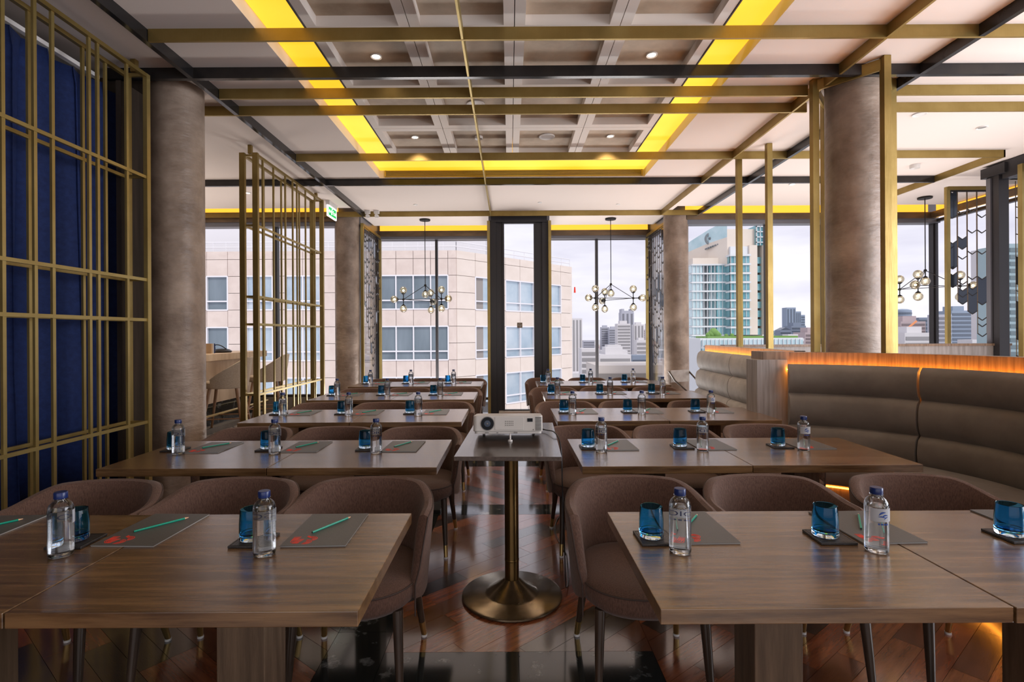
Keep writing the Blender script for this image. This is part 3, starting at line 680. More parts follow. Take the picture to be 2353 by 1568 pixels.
for k in range(10): MB().box(.143, .176, -.0015, 0.002, .018+.0072*k, .0215+.0072*k).build('vent_slot', M['iron'], t)
MB().lathe([(.0001, -.006), (.003, -.006), (.003, .0), (.0001, 0)], 10).build('badge', M['projg'], t, False, (.134, -.001, .024))
MB().tube([(.012, .012, .0), (.012, .0095, -.030)], .0045, 12).build('front_foot', M['white'], t, True)
MB().lathe([(.0001, -.040), (.012, -.040), (.012, -.032), (.005, -.030), (.0001, -.030)], 16).build('foot_disc', M['white'], t, True, (.012, .008, 0))
for x in (-.14, .14): MB().lathe([(.0001, 0), (.008, 0), (.008, -.013), (.0001, -.013)], 10).build('rear_foot', M['iron'], t, True, (x, .22, .0))
MB().box(-.12, -.10, -.0008, 0, .003, .008).box(-.06, -.05, -.0008, 0, .003, .008).box(.03, .05, -.0008, 0, .002, .009).build('socket', M['projg'], t)
def smooth_path(pts, n_=8):
    out = []; P = [Vector(p) for p in pts]; P = [P[0]]+P+[P[-1]]
    for i in range(1, len(P)-2):
        for k in range(n_):
            t_ = k/n_; a, b_, c_, d = P[i-1], P[i], P[i+1], P[i+2]
            out.append(.5*((2*b_)+(-a+c_)*t_+(2*a-5*b_+4*c_-d)*t_**2+(-a+3*b_-3*c_+d)*t_**3))
    return out+[P[-1]]
tag(MB().tube(smooth_path([(.10, 2.985, .915), (.14, 3.03, .885), (.20, 2.98, .880), (.248, 2.85, .885), (.268, 2.75, .82), (.272, 2.72, .6), (.285, 2.76, .3), (.30, 2.85, .05), (.33, 3.0, .006), (.36, 3.35, .005)]), .0035, 8).build('power_cable', M['cable'], None, True),
    'black cable drooping from the projector over the stand edge', 'cable')
tag(MB().tube(smooth_path([(.36, 3.35, .005), (.32, 3.75, .005), (.40, 4.1, .005), (.6, 4.3, .005)]), .0035, 8).build('floor_cable', M['cable'], None, True), 'thin black cable on the floor behind the stand', 'cable')

# ------------------------------------------------------------------ banquettes (booths)
def sweep(profile, path, closed_ends=True):   # profile: (offset inward, z); path: list of (x,y, nx,ny) inward normal
    m = MB(); n_ = len(profile); vs = []
    for (x, y, nx, ny) in path:
        for (o, z) in profile: vs.append((x+nx*o, y+ny*o, z))
    fs = [(i*n_+j, i*n_+(j+1) % n_, (i+1)*n_+(j+1) % n_, (i+1)*n_+j) for i in range(len(path)-1) for j in range(n_)]
    fs += [tuple(range(n_))[::-1], tuple((len(path)-1)*n_+j for j in range(n_))]
    return m.add(vs, fs)
def arcpath(cx, cy, r, a0, a1, n_=24): return [(cx+r*math.cos(math.radians(a0+(a1-a0)*k/n_)), cy+r*math.sin(math.radians(a0+(a1-a0)*k/n_)), -math.cos(math.radians(a0+(a1-a0)*k/n_)), -math.sin(math.radians(a0+(a1-a0)*k/n_))) for k in range(n_+1)]
def tuft(zs=(1.165, .925, .665, .43), base=.07, bulge=.045):
    p = [(.045, zs[-1]), (.045, zs[0]-.012)]
    for i in range(len(zs)-1):
        a, b_ = zs[i], zs[i+1]
        for k in range(0 if i == 0 else 1, 9):
            u = k/8; p.append((base*(.8 if i == 0 and k == 0 else 1)+bulge*math.sin(PI*u)**.6+(.02*i), a+(b_-a)*u))
    return p
def booth(label, paths, capz, mtl, capm, seatpath, endp=None, led=True, zs=(1.165, .925, .665, .43)):
    t = thing('booth_sofa', label, 'sofa', (seatpath[0][0], seatpath[0][1], 0)); ox, oy = t.location.x, t.location.y
    def off(path): return [(x-ox, y-oy, a, b) for x, y, a, b in path]
    whole = off(sum([p if i == 0 else p[1:] for i, p in enumerate(paths)], []))
    sweep([(-.10, 0), (-.10, capz), (.0, capz), (.0, 0)], whole).build('back_panel', capm, t)
    for p in paths: sweep(tuft(zs), off(p)).build('back_cushion', mtl, t, True)
    sweep([(.02, .30), (.02, .45), (.30, .47), (.50, .46), (.52, .43), (.52, .33), (.50, .30)], off(seatpath)).build('seat_cushion', mtl, t, True)
    sweep([(.04, 0), (.04, .30), (.44, .30), (.44, 0)], off(seatpath)).build('plinth', M['vwood'], t)
    if led:
        sweep([(.018, zs[0]-.050), (.018, zs[0]-.044), (.036, zs[0]-.044), (.036, zs[0]-.050)], whole).build('light_strip', M['orange_led'], t)
        sweep([(.45, .27), (.45, .28), (.46, .28), (.46, .27)], off(seatpath)).build('light_strip', M['led_soft'], t)
    return t
bc = (2.0, 3.2); br = 1.27
booth('curved brown suede booth with glowing wooden back, right foreground', [arcpath(*bc, br, 74, 32, 20), arcpath(*bc, br, 31.2, -14, 22), arcpath(*bc, br, -15, -60, 20)], 1.262, M['leather'], M['vwood'], arcpath(*bc, br-.02, 73, -60, 40))
# end partition of the near booth
t = thing('booth_end', 'grey oak end post of the curved booth beside the third row', 'partition', (2.25, 4.50, 0))
MB().box(-.16, .10, -.10, .10, 0, 1.20).build('end_panel', M['gwood'], t, bevel=.003)
MB().box(-.10, .12, -.09, .13, 1.20, 1.268).build('end_cap', M['vwood'], t)
def linepath(x0, y0, x1, y1, nx, ny, n_=8): return [(x0+(x1-x0)*k/n_, y0+(y1-y0)*k/n_, nx, ny) for k in range(n_+1)]
booth('straight grey suede booth behind the curved one', [linepath(2.72, 7.25, 2.64, 6.0, -1, 0), linepath(2.64, 5.99, 2.60, 4.75, -1, 0)], 1.262, M['leather_g'], M['gwood'], linepath(2.70, 7.2, 2.6, 4.8, -1, 0), zs=(1.185, .93, .67, .43))
t = thing('low_partition', 'wood capped low wall behind the grey booth, right side', 'partition', (3.6, 6.9, 0))
MB().box(-.75, 3.0, -.05, .05, 0, 1.24).build('wall_panel', M['gwood'], t)
MB().box(-.78, 3.0, -.07, .07, 1.24, 1.27).build('cap', M['vwood'], t)
t = thing('side_chair', 'chair with crossed dark red wood legs by the far booth end', 'chair', (2.92, 8.4, 0), .5)
MB().prism(rbox(-.22, .22, -.22, .22, 0, 0, .05), .42, .47).build('seat', M['leather_g'], t, bevel=.01)
for sx in (-1, 1):
    for sy in (-1, 1): MB().tube([(sx*.19, sy*.19, .42), (sx*.23, sy*.22, 0)], [.018, .012], 8).build('leg', M['bleg'], t, True)
    MB().tube([(sx*.22, -.2, .47), (sx*.24, .1, .66), (sx*.22, .25, .80)], .014, 8).build('arm', M['cleg'], t, True)
MB().box(-.22, .22, .22, .25, .62, .82).build('backrest', M['leather_g'], t, bevel=.01)

# ------------------------------------------------------------------ bar on the left
t = thing('bar_counter', 'blond wood bar counter beyond the left screen', 'counter', (-4.75, 7.6, 0))
MB().box(-.42, .40, -1.7, 1.72, 1.06, 1.16).build('countertop', M['bwood'], t, bevel=.004)
MB().box(-.38, .30, -1.65, 1.66, .42, 1.06).build('front_panel', M['bwood'], t)
MB().box(-.38, .22, -1.62, 1.62, .0, .42).build('plinth', M['marble'], t)
MB().tube([(.46, -1.6, .28), (.46, 1.6, .28)], .018, 10).build('foot_rail', M['brass'], t, True)
MB().box(.22, .40, -1.6, 1.62, 0, .08).build('step', M['sill'], t)
stool = thing('bar_stool', '', 'stool')
def shell_stool():
    vs = []; n_ = 28; pn = 9
    for i in range(n_+1):
        th = math.radians(-120+240*i/n_); at = abs(th); top = 1.12-.30*max(0, (at-.5)/1.6)**1.1
        for j in range(pn):
            q = j/(pn-1) if j < 5 else 0
            if j < 5: z = .70+(top-.70)*(j/4); off = 0
            else: z = top-(top-.74)*((j-5)/3); off = .028
            fl = .05*(z-.70)/.4; vs.append(((.235+fl-off)*math.sin(th), (.235+fl-off)*math.cos(th), z))
    fs = [(i*pn+j, i*pn+(j+1) % pn, (i+1)*pn+(j+1) % pn, (i+1)*pn+j) for i in range(n_) for j in range(pn)]+[tuple(range(pn)), tuple(n_*pn+j for j in range(pn))[::-1]]
    return MB().add(vs, fs)
shell_stool().build('shell', M['bfab'], stool, True)
MB().lathe([(.0001, .69), (.22, .69), (.235, .71), (.235, .77), (.22, .785), (.0001, .79)], 28).build('seat', M['bfab'], stool, True)
for sx in (-1, 1):
    for sy in (-1, 1):
        a = Vector((sx*.14, sy*.14, .70)); b_ = Vector((sx*.23, sy*.23, 0)); lg_ = MB().tube([a, b_], [.02, .012], 10).build('leg', M['bleg'], stool, True)
        MB().tube([a+(b_-a)*.92, b_], [.0155, .0132], 10).build('ferrule', M['brass'], lg_, True)
for z, r_ in ((.27, .195),):
    for k in range(4):
        a0, a1 = PI/4+k*PI/2, PI/4+(k+1)*PI/2; q = r_*math.sqrt(2)
        MB().tube([(q*math.cos(a0), q*math.sin(a0), z), (q*math.cos(a1), q*math.sin(a1), z)], .009, 8).build('footrest', M['bleg'], stool, True)
stool.scale = (1.2, 1.2, 1); stool.location = (-4.06, 7.45, 0); stool.rotation_euler.z = math.radians(-75); stool['label'] = 'beige bar stool with sloping shell back, nearer the column'; stool['group'] = 'beige bar stools at the counter'
o = copy_tree(stool); o.location = (-3.95, 8.45, 0); o['label'] = 'beige bar stool half hidden behind the left screen'
t = thing('shoulder_bag', 'crumpled black bag lying on the bar counter', 'bag', (-4.62, 8.35, 1.16))
MB().lathe([(.0001, 0), (.13, 0), (.15, .02), (.11, .05), (.05, .065), (.0001, .07)], 16).build('bag_body', M['cable'], t, True)
MB().tube(smooth_path([(-.12, .02, .03), (-.08, -.05, .12), (.02, -.06, .11), (.10, -.02, .04)]), .008, 6).build('strap', M['cable'], t, True)
for k, (a, mt) in enumerate((('bwood', .0), ('white', .03), ('navy', .06))):
    tag(MB().box(-.09, .09, -.012, .012, 0, .15).build('menu_book', M[a], None, loc=(-4.64, 7.95+mt*1.2, 1.16)), ('tan', 'white', 'navy')[k]+' menu standing upright on the bar counter', 'menu')

# ------------------------------------------------------------------ chevron screens
def chevron(label, origin, du, ncol, cw, bots, seed, ztop=3.44, frame=True, length=None, frac=.3):
    rnd = random.Random(seed); t = thing('chevron_screen', label, 'screen', (*origin, 0)); du = Vector((du[0], du[1], 0)); nr = Vector((-du.y, du.x, 0))
    def P(u, z, o=0): return du*u+nr*o+Vector((0, 0, z))
    L_ = length or ncol*cw
    if frame:
        MB().bar(P(0, ztop+.02), P(L_, ztop+.02), .05, .05).build('frame_rail', G, t)
        for u in (0.0, L_): MB().bar(P(u, 0), P(u, ztop+.04), .045, .05).build('frame_post', M['gold_l'], t)
        MB().bar(P(0, ztop-.02), P(L_, ztop-.02), .03, .02).build('hanging_rail', K, t)
    h = .045; x0 = (L_-ncol*cw)/2
    for k in range(ncol):
        u0 = x0+k*cw+.004; u1 = x0+(k+1)*cw-.004; um = (u0+u1)/2; zb = bots[k % len(bots)]
        s_ = MB(); s_.bar(P(u0, zb), P(u0, ztop-.02), .007, .007); s_.bar(P(u1, zb), P(u1, ztop-.02), .007, .007)
        s_.build('hanging_rod', M['brown_metal'], t)
        z = ztop-.05
        if rnd.random() < .6: z = ztop
        while z > zb+.05:
            d = rnd.choice((.09, .14, .22, .30, .36)); z2 = max(zb, z-d)
            v = MB(); v.bar(P(u0, z2), P(um, z2-h), .012, .010); v.bar(P(um, z2-h), P(u1, z2), .012, .010); v.build('chevron_bar', M['black'], t)
            if rnd.random() < frac:
                a = [(u0, z), (um, z-h), (u1, z), (u1, z2), (um, z2-h), (u0, z2)]
                m = MB(); vs = [P(x, zz, o_) for o_ in (-.003, .003) for x, zz in a]
                m.add(vs, [(0,1,4,5),(1,2,3,4),(11,10,7,6),(10,9,8,7),(0,6,7,1),(1,7,8,2),(2,8,9,3),(3,9,10,4),(4,10,11,5),(5,11,6,0)])
                m.build('mirror_chevron', M['mirror'], t)
            z = z2
chevron('hanging chevron screen of smoked mirror pieces by the corner window, far right', (6.22, 7.38), (1, 0), 5, .139, (2.10, 1.86, 1.72, 1.40, 1.56), 3, length=.70)
chevron('hanging chevron screen on the left side of the left chandelier bay', (-2.70, 9.56), (0, 1), 10, .132, (2.2, 2.0, 1.7, 1.4, 1.1, .85, 1.1, 1.5, 1.9, 2.2), 5, frac=.12)
chevron('hanging chevron screen on the right side of the right chandelier bay', (2.88, 9.56), (0, 1), 10, .132, (2.2, 1.9, 1.5, 1.2, 1.0, .85, 1.2, 1.6, 1.9, 2.1), 8, frac=.12)
chevron('hanging chevron strip behind glass at the far right picture edge', (6.72, 6.90), (0, -1), 1, .2, (.6,), 12, frame=False)

# ------------------------------------------------------------------ chandeliers
def chandelier(label, x, y, R, z_hub, z_node, rot, gr=.068):
    t = thing('chandelier', label, 'chandelier', (x, y, 0)); bl_ = M['iron']
    MB().lathe([(.0001, CZ-.03), (.10, CZ-.028), (.105, CZ-.012), (.10, CZ-.002), (.0001, CZ-.002)], 28).build('canopy', bl_, t, True)
    MB().tube([(0, 0, CZ-.02), (0, 0, z_hub)], .007, 8).build('rod', bl_, t, True)
    MB().sphere((0, 0, z_hub), .024).build('hub', bl_, t, True)
    def globe(base, d):
        base = Vector(base); d = Vector(d)
        MB().tube([base, base+d*.10], .008, 8).build('stem', bl_, t, True)
        up = MB().tube([base+d*.09, base+d*.115, base+d*.12], [.012, .040, .04], 14).build('cup', bl_, t, True)
        c_ = base+d*(.12+gr*.82); g_ = MB().sphere(c_, gr, 20, 12).build('globe', M['globe'], t, True)
        MB().sphere(c_-d*.01, .020, 10, 6).build('bulb', M['lamp'], g_, True)
    globe((0, 0, z_hub), (0, 0, -1))
    nd = [Vector((R*math.cos(rot+2*PI*k/3), R*math.sin(rot+2*PI*k/3), z_node)) for k in range(3)]
    for k, p in enumerate(nd):
        MB().tube([(0, 0, z_hub), p], .006, 6).build('arm', bl_, t, True); MB().tube([p, nd[(k+1) % 3]], .006, 6).build('ring_bar', bl_, t, True)
        MB().sphere(p, .024).build('joint', bl_, t, True)
        o_ = Vector((p.x, p.y, 0)).normalized()
        for d in (Vector((0, 0, 1)), Vector((0, 0, -1)), o_): globe(p, d)
chandelier('black globe chandelier hanging in the left window bay', -1.605, 9.93, .42, 2.37, 2.09, math.radians(84)+PI/2*0-math.radians(0))
chandelier('black globe chandelier hanging in the right window bay', 1.94, 9.93, .42, 2.37, 2.09, math.radians(96))
chandelier('black globe chandelier near the corner window, far right', 6.80, 8.5, .46, 2.43, 2.16, math.radians(100))

# ------------------------------------------------------------------ ceiling fittings
def disc(name, label, cat, x, y, z, r, mt, ring=None, h=.012):
    t = thing(name, label, cat, (x, y, z))
    MB().lathe([(r*.72, -h*.4), (r, -h), (r*1.05, -h*.6), (r*1.05, 0), (r*.72, 0)], 28).build('rim', ring or M['white'], t, True)
    MB().lathe([(.0001, -h*.45), (r*.74, -h*.45), (r*.74, 0), (.0001, 0)], 24).build('diffuser', mt, t, True)
    return t
zc = GZ+.077
for x, y, lab in ((-1.10, 4.34, 'lit round downlight in the near left coffer'), (1.20, 4.34, 'lit round downlight in the near right coffer'), (-1.10, 6.12, 'lit round downlight in the far left coffer'), (1.20, 6.12, 'lit round downlight in the far right coffer')):
    disc('downlight', lab, 'downlight', x, y, zc, .045, M['spot'])
    d = bpy.data.lights.new('coffer_lamp', 'SPOT'); d.energy = 45; d.spot_size = math.radians(110); d.spot_blend = .7; d.color = (1, .8, .6); d.shadow_soft_size = .04
    lo = bpy.data.objects.new('coffer_lamp', d); COL.objects.link(lo); lo.location = (x, y, zc-.03)
for x, y in ((-4.02, 8.0), (4.2, 7.7)):
    d = bpy.data.lights.new('ceiling_lamp', 'SPOT'); d.energy = 90 if x < 0 else 35; d.spot_size = math.radians(120); d.spot_blend = .8; d.color = (1, .82, .62); d.shadow_soft_size = .05
    lo = bpy.data.objects.new('ceiling_lamp', d); COL.objects.link(lo); lo.location = (x, y, CZ-.04)
disc('downlight', 'lit round downlight in the ceiling behind the left screen', 'downlight', -4.02, 8.0, CZ, .045, M['spot'])
disc('downlight', 'lit round downlight in the ceiling above the grey booth', 'downlight', 4.2, 7.7, CZ, .045, M['spot'])
disc('ceiling_speaker', 'round white speaker in the far coffer right of the fin', 'speaker', .45, 6.12, zc, .09, M['white'])
disc('ceiling_speaker', 'round white speaker in the coffer behind the near bronze beams', 'speaker', -.33, 5.25, zc, .09, M['white'])
t = disc('smoke_detector', 'round white smoke detector in the far coffer at the fin', 'detector', -.35, 6.12, zc, .045, M['white'], h=.03)
t = disc('smoke_detector', 'white smoke detector on the ceiling right of the near column', 'detector', 5.35, 6.85, CZ, .055, M['white'], h=.05)
disc('ceiling_cover', 'flat white disc on the ceiling right of the near column', 'cover', 4.15, 5.25, CZ, .06, M['white'])
disc('ceiling_cover', 'small flat disc on the ceiling farther right', 'cover', 5.1, 5.6, CZ, .05, M['projg'])
for x, y, lab in ((-1.58, 9.0-.2, 'small ceiling sprinkler plate above the left bay'), (.52, 8.7, 'small ceiling sprinkler plate above the centre window'), (1.86, 8.85, 'small ceiling sprinkler plate above the right bay')):
    disc('sprinkler', lab, 'sprinkler', x, y, CZ, .035, M['white'], h=.008)
# exit sign
t = thing('exit_sign', 'green and white exit sign hanging beside the far left column', 'sign', (-2.95, 8.66, CZ))
MB().box(-.03, .03, -.20, .20, -.075, 0).build('housing', M['white'], t)
MB().box(.006, .012, -.21, .21, -.255, -.075).box(-.012, .006, -.21, .21, -.255, -.075).build('sign_plate', M['exitw'], t)
MB().box(.012, .0135, -.18, .18, -.232, -.098).build('sign_field', M['exitg'], t)
me = text_mesh('Exit', .10, M['exitw'], .0006); o = obj('lettering', me, t, (.0145, .095, -.165)); o.rotation_euler = (PI/2, 0, PI/2)
ar = MB(); ar.add([(.0145, -.175, -.165), (.0145, -.13, -.125), (.0145, -.13, -.205)], [(0, 1, 2)]).box(.0135, .0150, -.13, -.085, -.18, -.15)
ar.build('arrow', M['exitw'], t)
pm = MB().sphere((.0155, -.03, -.120), .012, 8, 5); pm.box(.0135, .0150, -.055, -.02, -.175, -.135).box(.0135, .0150, -.06, -.045, -.215, -.17).box(.0135, .0150, -.03, -.015, -.205, -.17).box(.0135, .0150, -.02, .01, -.155, -.145)
pm.build('running_figure', M['exitw'], t)
for x, lab in ((-2.50, 'left one of two white emergency spotlights at the far beam'), (-2.34, 'right one of two white emergency spotlights at the far beam')):
    t = thing('emergency_light', lab, 'spotlight', (x, 9.2, CZ), group='emergency spotlights')
    MB().box(-.045, .045, -.03, .03, -.055, 0).build('housing', M['white'], t, bevel=.003)
    MB().tube([(0, 0, -.055), (0, 0, -.08)], .006, 6).build('neck', M['white'], t)
    o = MB().lathe([(.0001, -.02), (.025, -.015), (.040, .02), (.0001, .028)], 16).build('lamp_head', M['white'], t, True, (0, -.01, -.11)); o.rotation_euler = (math.radians(65), 0, .5)
# no smoking sticker on the centre window
t = thing('no_smoking_sticker', 'small square no smoking sticker on the narrow centre window', 'sticker', (.186, 9.512, 1.59))
MB().box(-.048, .048, -.001, 0, -.048, .048).build('sticker_ground', M['brown_metal'], t)
m = MB(); R_ = .032; m.add([(r_*math.cos(2*PI*k/24), -.002, r_*math.sin(2*PI*k/24)) for r_ in (R_, R_*.8) for k in range(24)], [(k, (k+1) % 24, 24+(k+1) % 24, 24+k) for k in range(24)])
m.bar((-.021, -.002, .021), (.021, -.002, -.021), .001, .006).box(-.022, .020, -.0018, -.0012, -.005, .003); m.build('symbol', M['whitem'], t)

# ------------------------------------------------------------------ outside: city
B = {}
B['stone'] = mat('pink_granite', (.60, .50, .445), .55, noise=1.2, col2=(.68, .58, .52))
B['stone2'] = mat('pale_granite', (.68, .59, .52), .55, noise=1.0, col2=(.74, .65, .58))  # same granite, sunlight on the angled face put into a lighter colour
B['white'] = mat('white_mullion', (.74, .73, .76), .4)
B['pane1'] = mat('grey_reflective_pane', (.11, .145, .17), .10, .1, noise=.35, col2=(.24, .29, .33), stretch=(1, 1, .25), bump=.25, bscale=.5)
B['pane2'] = mat('sky_blue_pane', (.34, .45, .54), .08, .4, noise=.4, col2=(.62, .69, .74), bump=.3, bscale=.6)
B['back'] = mat('building_core', (.30, .27, .25), .7)
unit = MB().box(0, 1, 0, 1, 0, 1)
um = {k: unit.mesh('piece_'+k, B[k]) for k in B}
def stone_face(t, p0, p1, zr, wins, pw, stone, pane):
    a = Vector((*p0, 0)); b = Vector((*p1, 0)); L_ = (b-a).length; ang = math.atan2(b.y-a.y, b.x-a.x)
    def piece(name, key, s0, s1, z0, z1, proud, depth=.3):
        o = obj(name, um[key], t, (a.x+math.cos(ang)*s0+math.sin(ang)*proud, a.y+math.sin(ang)*s0-math.cos(ang)*proud, z0), ang, (s1-s0, depth, z1-z0)); return o
    edges = sorted(set([0, L_]+[x for w_ in wins for x in w_]))
    for z0, z1, kind in zr:
        for i in range(len(edges)-1):
            s0, s1 = edges[i], edges[i+1]; isw = any(w_[0] <= s0+1e-6 and s1 <= w_[1]+1e-6 for w_ in wins)
            nn = max(1, round((s1-s0)/pw))
            if kind == 'w' and isw:
                tr = z0+(z1-z0)*.26
                for k in range(nn):
                    u0, u1 = s0+(s1-s0)*k/nn, s0+(s1-s0)*(k+1)/nn
                    pk = 'pane2' if a.x+s0 < -12-loc.x and s0 > 7 else pane; piece('window_pane', pk, u0, u1, tr, z1, -.12, .1); piece('window_pane', pk, u0, u1, z0, tr, -.12, .1)
                    piece('mullion', 'white', u0-.04, u0+.04, z0, z1, .05, .2)
                piece('mullion', 'white', s1-.04, s1+.04, z0, z1, .05, .2)
                for zz in (z0, tr, z1): piece('transom', 'white', s0, s1, zz-.045, zz+.045, .052, .2)
            else:
                zs = [z0, z1] if z1-z0 < 1.6 else [z0, (z0+z1)/2, z1]
                for q in range(len(zs)-1):
                    for k in range(nn): piece('stone_panel', stone, s0+(s1-s0)*k/nn+.015, s0+(s1-s0)*(k+1)/nn-.015, zs[q]+.015, zs[q+1]-.015, random.uniform(0, .01))
C0 = CAMZ
zr = [(5.27, 5.84, 's'), (4.10, 5.27, 's')]
for k in range(5): zt = 4.10-3.53*k; zr += [(zt-2.33, zt, 'w'), (zt-3.53, zt-2.33, 's')]
zr = [(a+C0, b+C0, c_) for a, b, c_ in zr]
t = thing('granite_tower', 'pink granite office building with white framed windows outside the left windows', 'building', (-3.65, 36, 0))
loc = t.location.copy()
def rel(p): return (p[0]-loc.x, p[1]-loc.y)
XS = -26.0
wl = [(-20.95, -19.5), (-18.2, -16.4), (-15.5, -13.1), (-9.05, -4.25)]
stone_face(t, rel((XS, 36)), rel((-3.65, 36)), zr, [(a-XS, b-XS) for a, b in wl], 1.2, 'stone', 'pane1')
P0, P1 = (-3.65, 36.0), (5.47, 45.4); LL = math.hypot(P1[0]-P0[0], P1[1]-P0[1])
stone_face(t, rel(P0), rel(P1), zr, [(LL*.133, LL*.2456), (LL*.3677, LL*.615), (LL*.769, LL*.879)], 1.5, 'stone2', 'pane2')
def pr(poly, z0, z1, key, name): MB().prism([rel(p) for p in poly], z0, z1).build(name, B[key], t)
pr([(XS, 36.2), (-3.6, 36.2), (5.3, 45.5), (3, 60), (XS, 60)], -90, 5.8+C0, 'back', 'building_core')
pr([(XS, 40), (-6, 40), (-2, 44), (-2, 58), (XS, 58)], 5.8+C0, 9.5+C0, 'white', 'penthouse')
r_ = MB()
for hz in (6.15, 6.5): r_.tube([(*rel((XS, 36.3)), hz+C0), (*rel((-3.7, 36.3)), hz+C0), (*rel((5.3, 45.6)), hz+C0)], .04, 6)
for k in range(26): q = k/25; r_.tube([(*rel((XS+(-3.7-XS)*q, 36.3)), 5.8+C0), (*rel((XS+(-3.7-XS)*q, 36.3)), 6.5+C0)], .025, 5)
for k in range(12): q = k/11; r_.tube([(*rel((-3.7+9*q, 36.3+9.3*q)), 5.8+C0), (*rel((-3.7+9*q, 36.3+9.3*q)), 6.5+C0)], .025, 5)
r_.build('roof_railing', B['white'], t)
MB().tube([(*rel((5.75, 45.7)), 3.6+C0), (*rel((5.75, 45.7)), 4.1+C0)], [.09, .06], 8).build('warning_lamp', M['red'], t)

def at(px, py, Y):
    u = (px-VPX)/FX; v = (VPY-py)/FX; return (Y*(u*math.cos(ROLL)+v*math.sin(ROLL)), CAMZ+Y*(-u*math.sin(ROLL)+v*math.cos(ROLL)))
def X_(px, Y): return (px-VPX)/FX*Y
def Z_(px, py, Y): return at(px, py, Y)[1]
# hotel-like tower with teal glass
HB = {'cream': mat('cream_stone', (.66, .58, .50), .6, noise=.05, col2=(.74, .66, .58)), 'teal': mat('teal_glazing', (.12, .33, .38), .12, .3, noise=.25, col2=(.30, .52, .56), bump=.1, bscale=.3),
      'slab': mat('white_slab', (.66, .68, .70), .5), 'lteal': mat('pale_teal_glass', (.40, .56, .60), .15, .2, noise=.2, col2=(.55, .68, .72)), 'green': mat('roof_hedge', (.16, .30, .07), .8), 'dk': mat('shadowed_balcony', (.16, .18, .20), .6)}
Y = 180.; t = thing('teal_glass_tower', 'cream stone tower with teal glass bays and roof terrace behind the grey booth', 'building', (X_(1672, Y), Y, 0)); ox, oy = t.location.x, t.location.y
def hb(x0, x1, y0, y1, d0, d1, key, name):
    zt, zb = Z_(1672, y0, Y), Z_(1672, y1, Y)
    return MB().box(X_(x0, Y)-ox, X_(x1, Y)-ox, d0, d1, zb, zt).build(name, HB[key], t)
hb(1600, 1762, 590, 1400, 3, 40, 'cream', 'tower_core'); hb(1672, 1735, 527, 592, 0, 30, 'cream', 'roof_block'); hb(1676, 1718, 568, 590, -1.2, 0, 'slab', 'terrace')
# curved crown on the left
cp = [(1584, 582), (1600, 572), (1620, 562), (1645, 552), (1672, 545)]
for i in range(4):
    (a0, z0), (a1, z1) = cp[i], cp[i+1]; m = MB(); zb = Z_(1672, 612, Y)
    d0, d1 = 26-6.5*i, 26-6.5*(i+1)
    m.add([(X_(a0, Y)-ox, d0, zb), (X_(a1, Y)-ox, d1, zb), (X_(a1, Y)-ox, d1, Z_(1672, z1, Y)), (X_(a0, Y)-ox, d0, Z_(1672, z0, Y)), (X_(a0, Y)-ox, d0+5, zb), (X_(a1, Y)-ox, d1+5, zb), (X_(a1, Y)-ox, d1+5, Z_(1672, z1, Y)), (X_(a0, Y)-ox, d0+5, Z_(1672, z0, Y))],
          [(0,1,2,3),(4,7,6,5),(3,2,6,7),(0,3,7,4),(1,5,6,2),(0,4,5,1)]); m.build('crown_wall', HB['cream'], t)
    m = MB(); zz0, zz1 = Z_(1672, z0, Y), Z_(1672, z1, Y); hh = 1.5+1.1*i
    m.add([(X_(a0, Y)-ox, d0, zz0), (X_(a1, Y)-ox, d1, zz1), (X_(a1, Y)-ox, d1, zz1+hh+1.1), (X_(a0, Y)-ox, d0, zz0+hh), (X_(a0, Y)-ox, d0+.5, zz0), (X_(a1, Y)-ox, d1+.5, zz1), (X_(a1, Y)-ox, d1+.5, zz1+hh+1.1), (X_(a0, Y)-ox, d0+.5, zz0+hh)],
          [(0,1,2,3),(4,7,6,5),(3,2,6,7),(0,3,7,4),(1,5,6,2),(0,4,5,1)]); m.build('glass_parapet', HB['lteal'], t)
for k in range(9):
    y0 = 589+20.4*k
    hb(1672, 1715, y0+3, y0+18, -2.5, 4, 'teal', 'window_band'); hb(1670, 1717, y0-1.5, y0+3, -3.2, 4, 'slab', 'floor_slab')
    hb(1735, 1750, y0+3, y0+18, -.5, 4, 'teal', 'window_band')
    hb(1650, 1672, y0+20, y0+37, 1.0, 6, 'teal', 'window_band'); hb(1592, 1672, y0+17, y0+20.4, .6, 6, 'slab', 'floor_slab')
    hb(1635, 1650, y0+20, y0+37, 2.2, 6, 'lteal' if k % 2 else 'teal', 'window_band'); hb(1618, 1635, y0+20, y0+37, 2.6, 6, 'dk', 'balcony'); hb(1592, 1618, y0+20, y0+37, 1.2, 6, 'lteal', 'window_band')
    for q in range(5): hb(1672+8.6*q, 1673+8.6*q, y0+3, y0+18, -2.8, -2, 'slab', 'mullion')
    for q in range(9): hb(1594+8.6*q, 1595+8.6*q, y0+20, y0+37, .8, 1.6, 'slab', 'mullion')
hb(1717, 1735, 566, 770, -2, 3, 'cream', 'stone_pier'); hb(1748, 1762, 566, 770, -2, 3, 'cream', 'stone_pier'); hb(1735, 1762, 520, 566, -1, 20, 'teal', 'glass_crown')
for q in range(4): hb(1735+8*q, 1736+8*q, 520, 566, -1.6, -.9, 'slab', 'mullion')
for q in range(4): hb(1735, 1762, 522+12*q, 524+12*q, -1.6, -.9, 'slab', 'floor_slab')
hb(1575, 1760, 772, 776, -20, -10, 'green', 'hedge'); hb(1560, 1770, 776, 1400, -20, 2, 'slab', 'podium')
for k in range(6): hb(1562, 1768, 780+17*k, 791+17*k, -20.6, -19, 'teal' if k else 'lteal', 'window_band')
for k in range(24): hb(1563+8.6*k, 1564+8.6*k, 778, 880, -21, -20.5, 'slab', 'mullion')
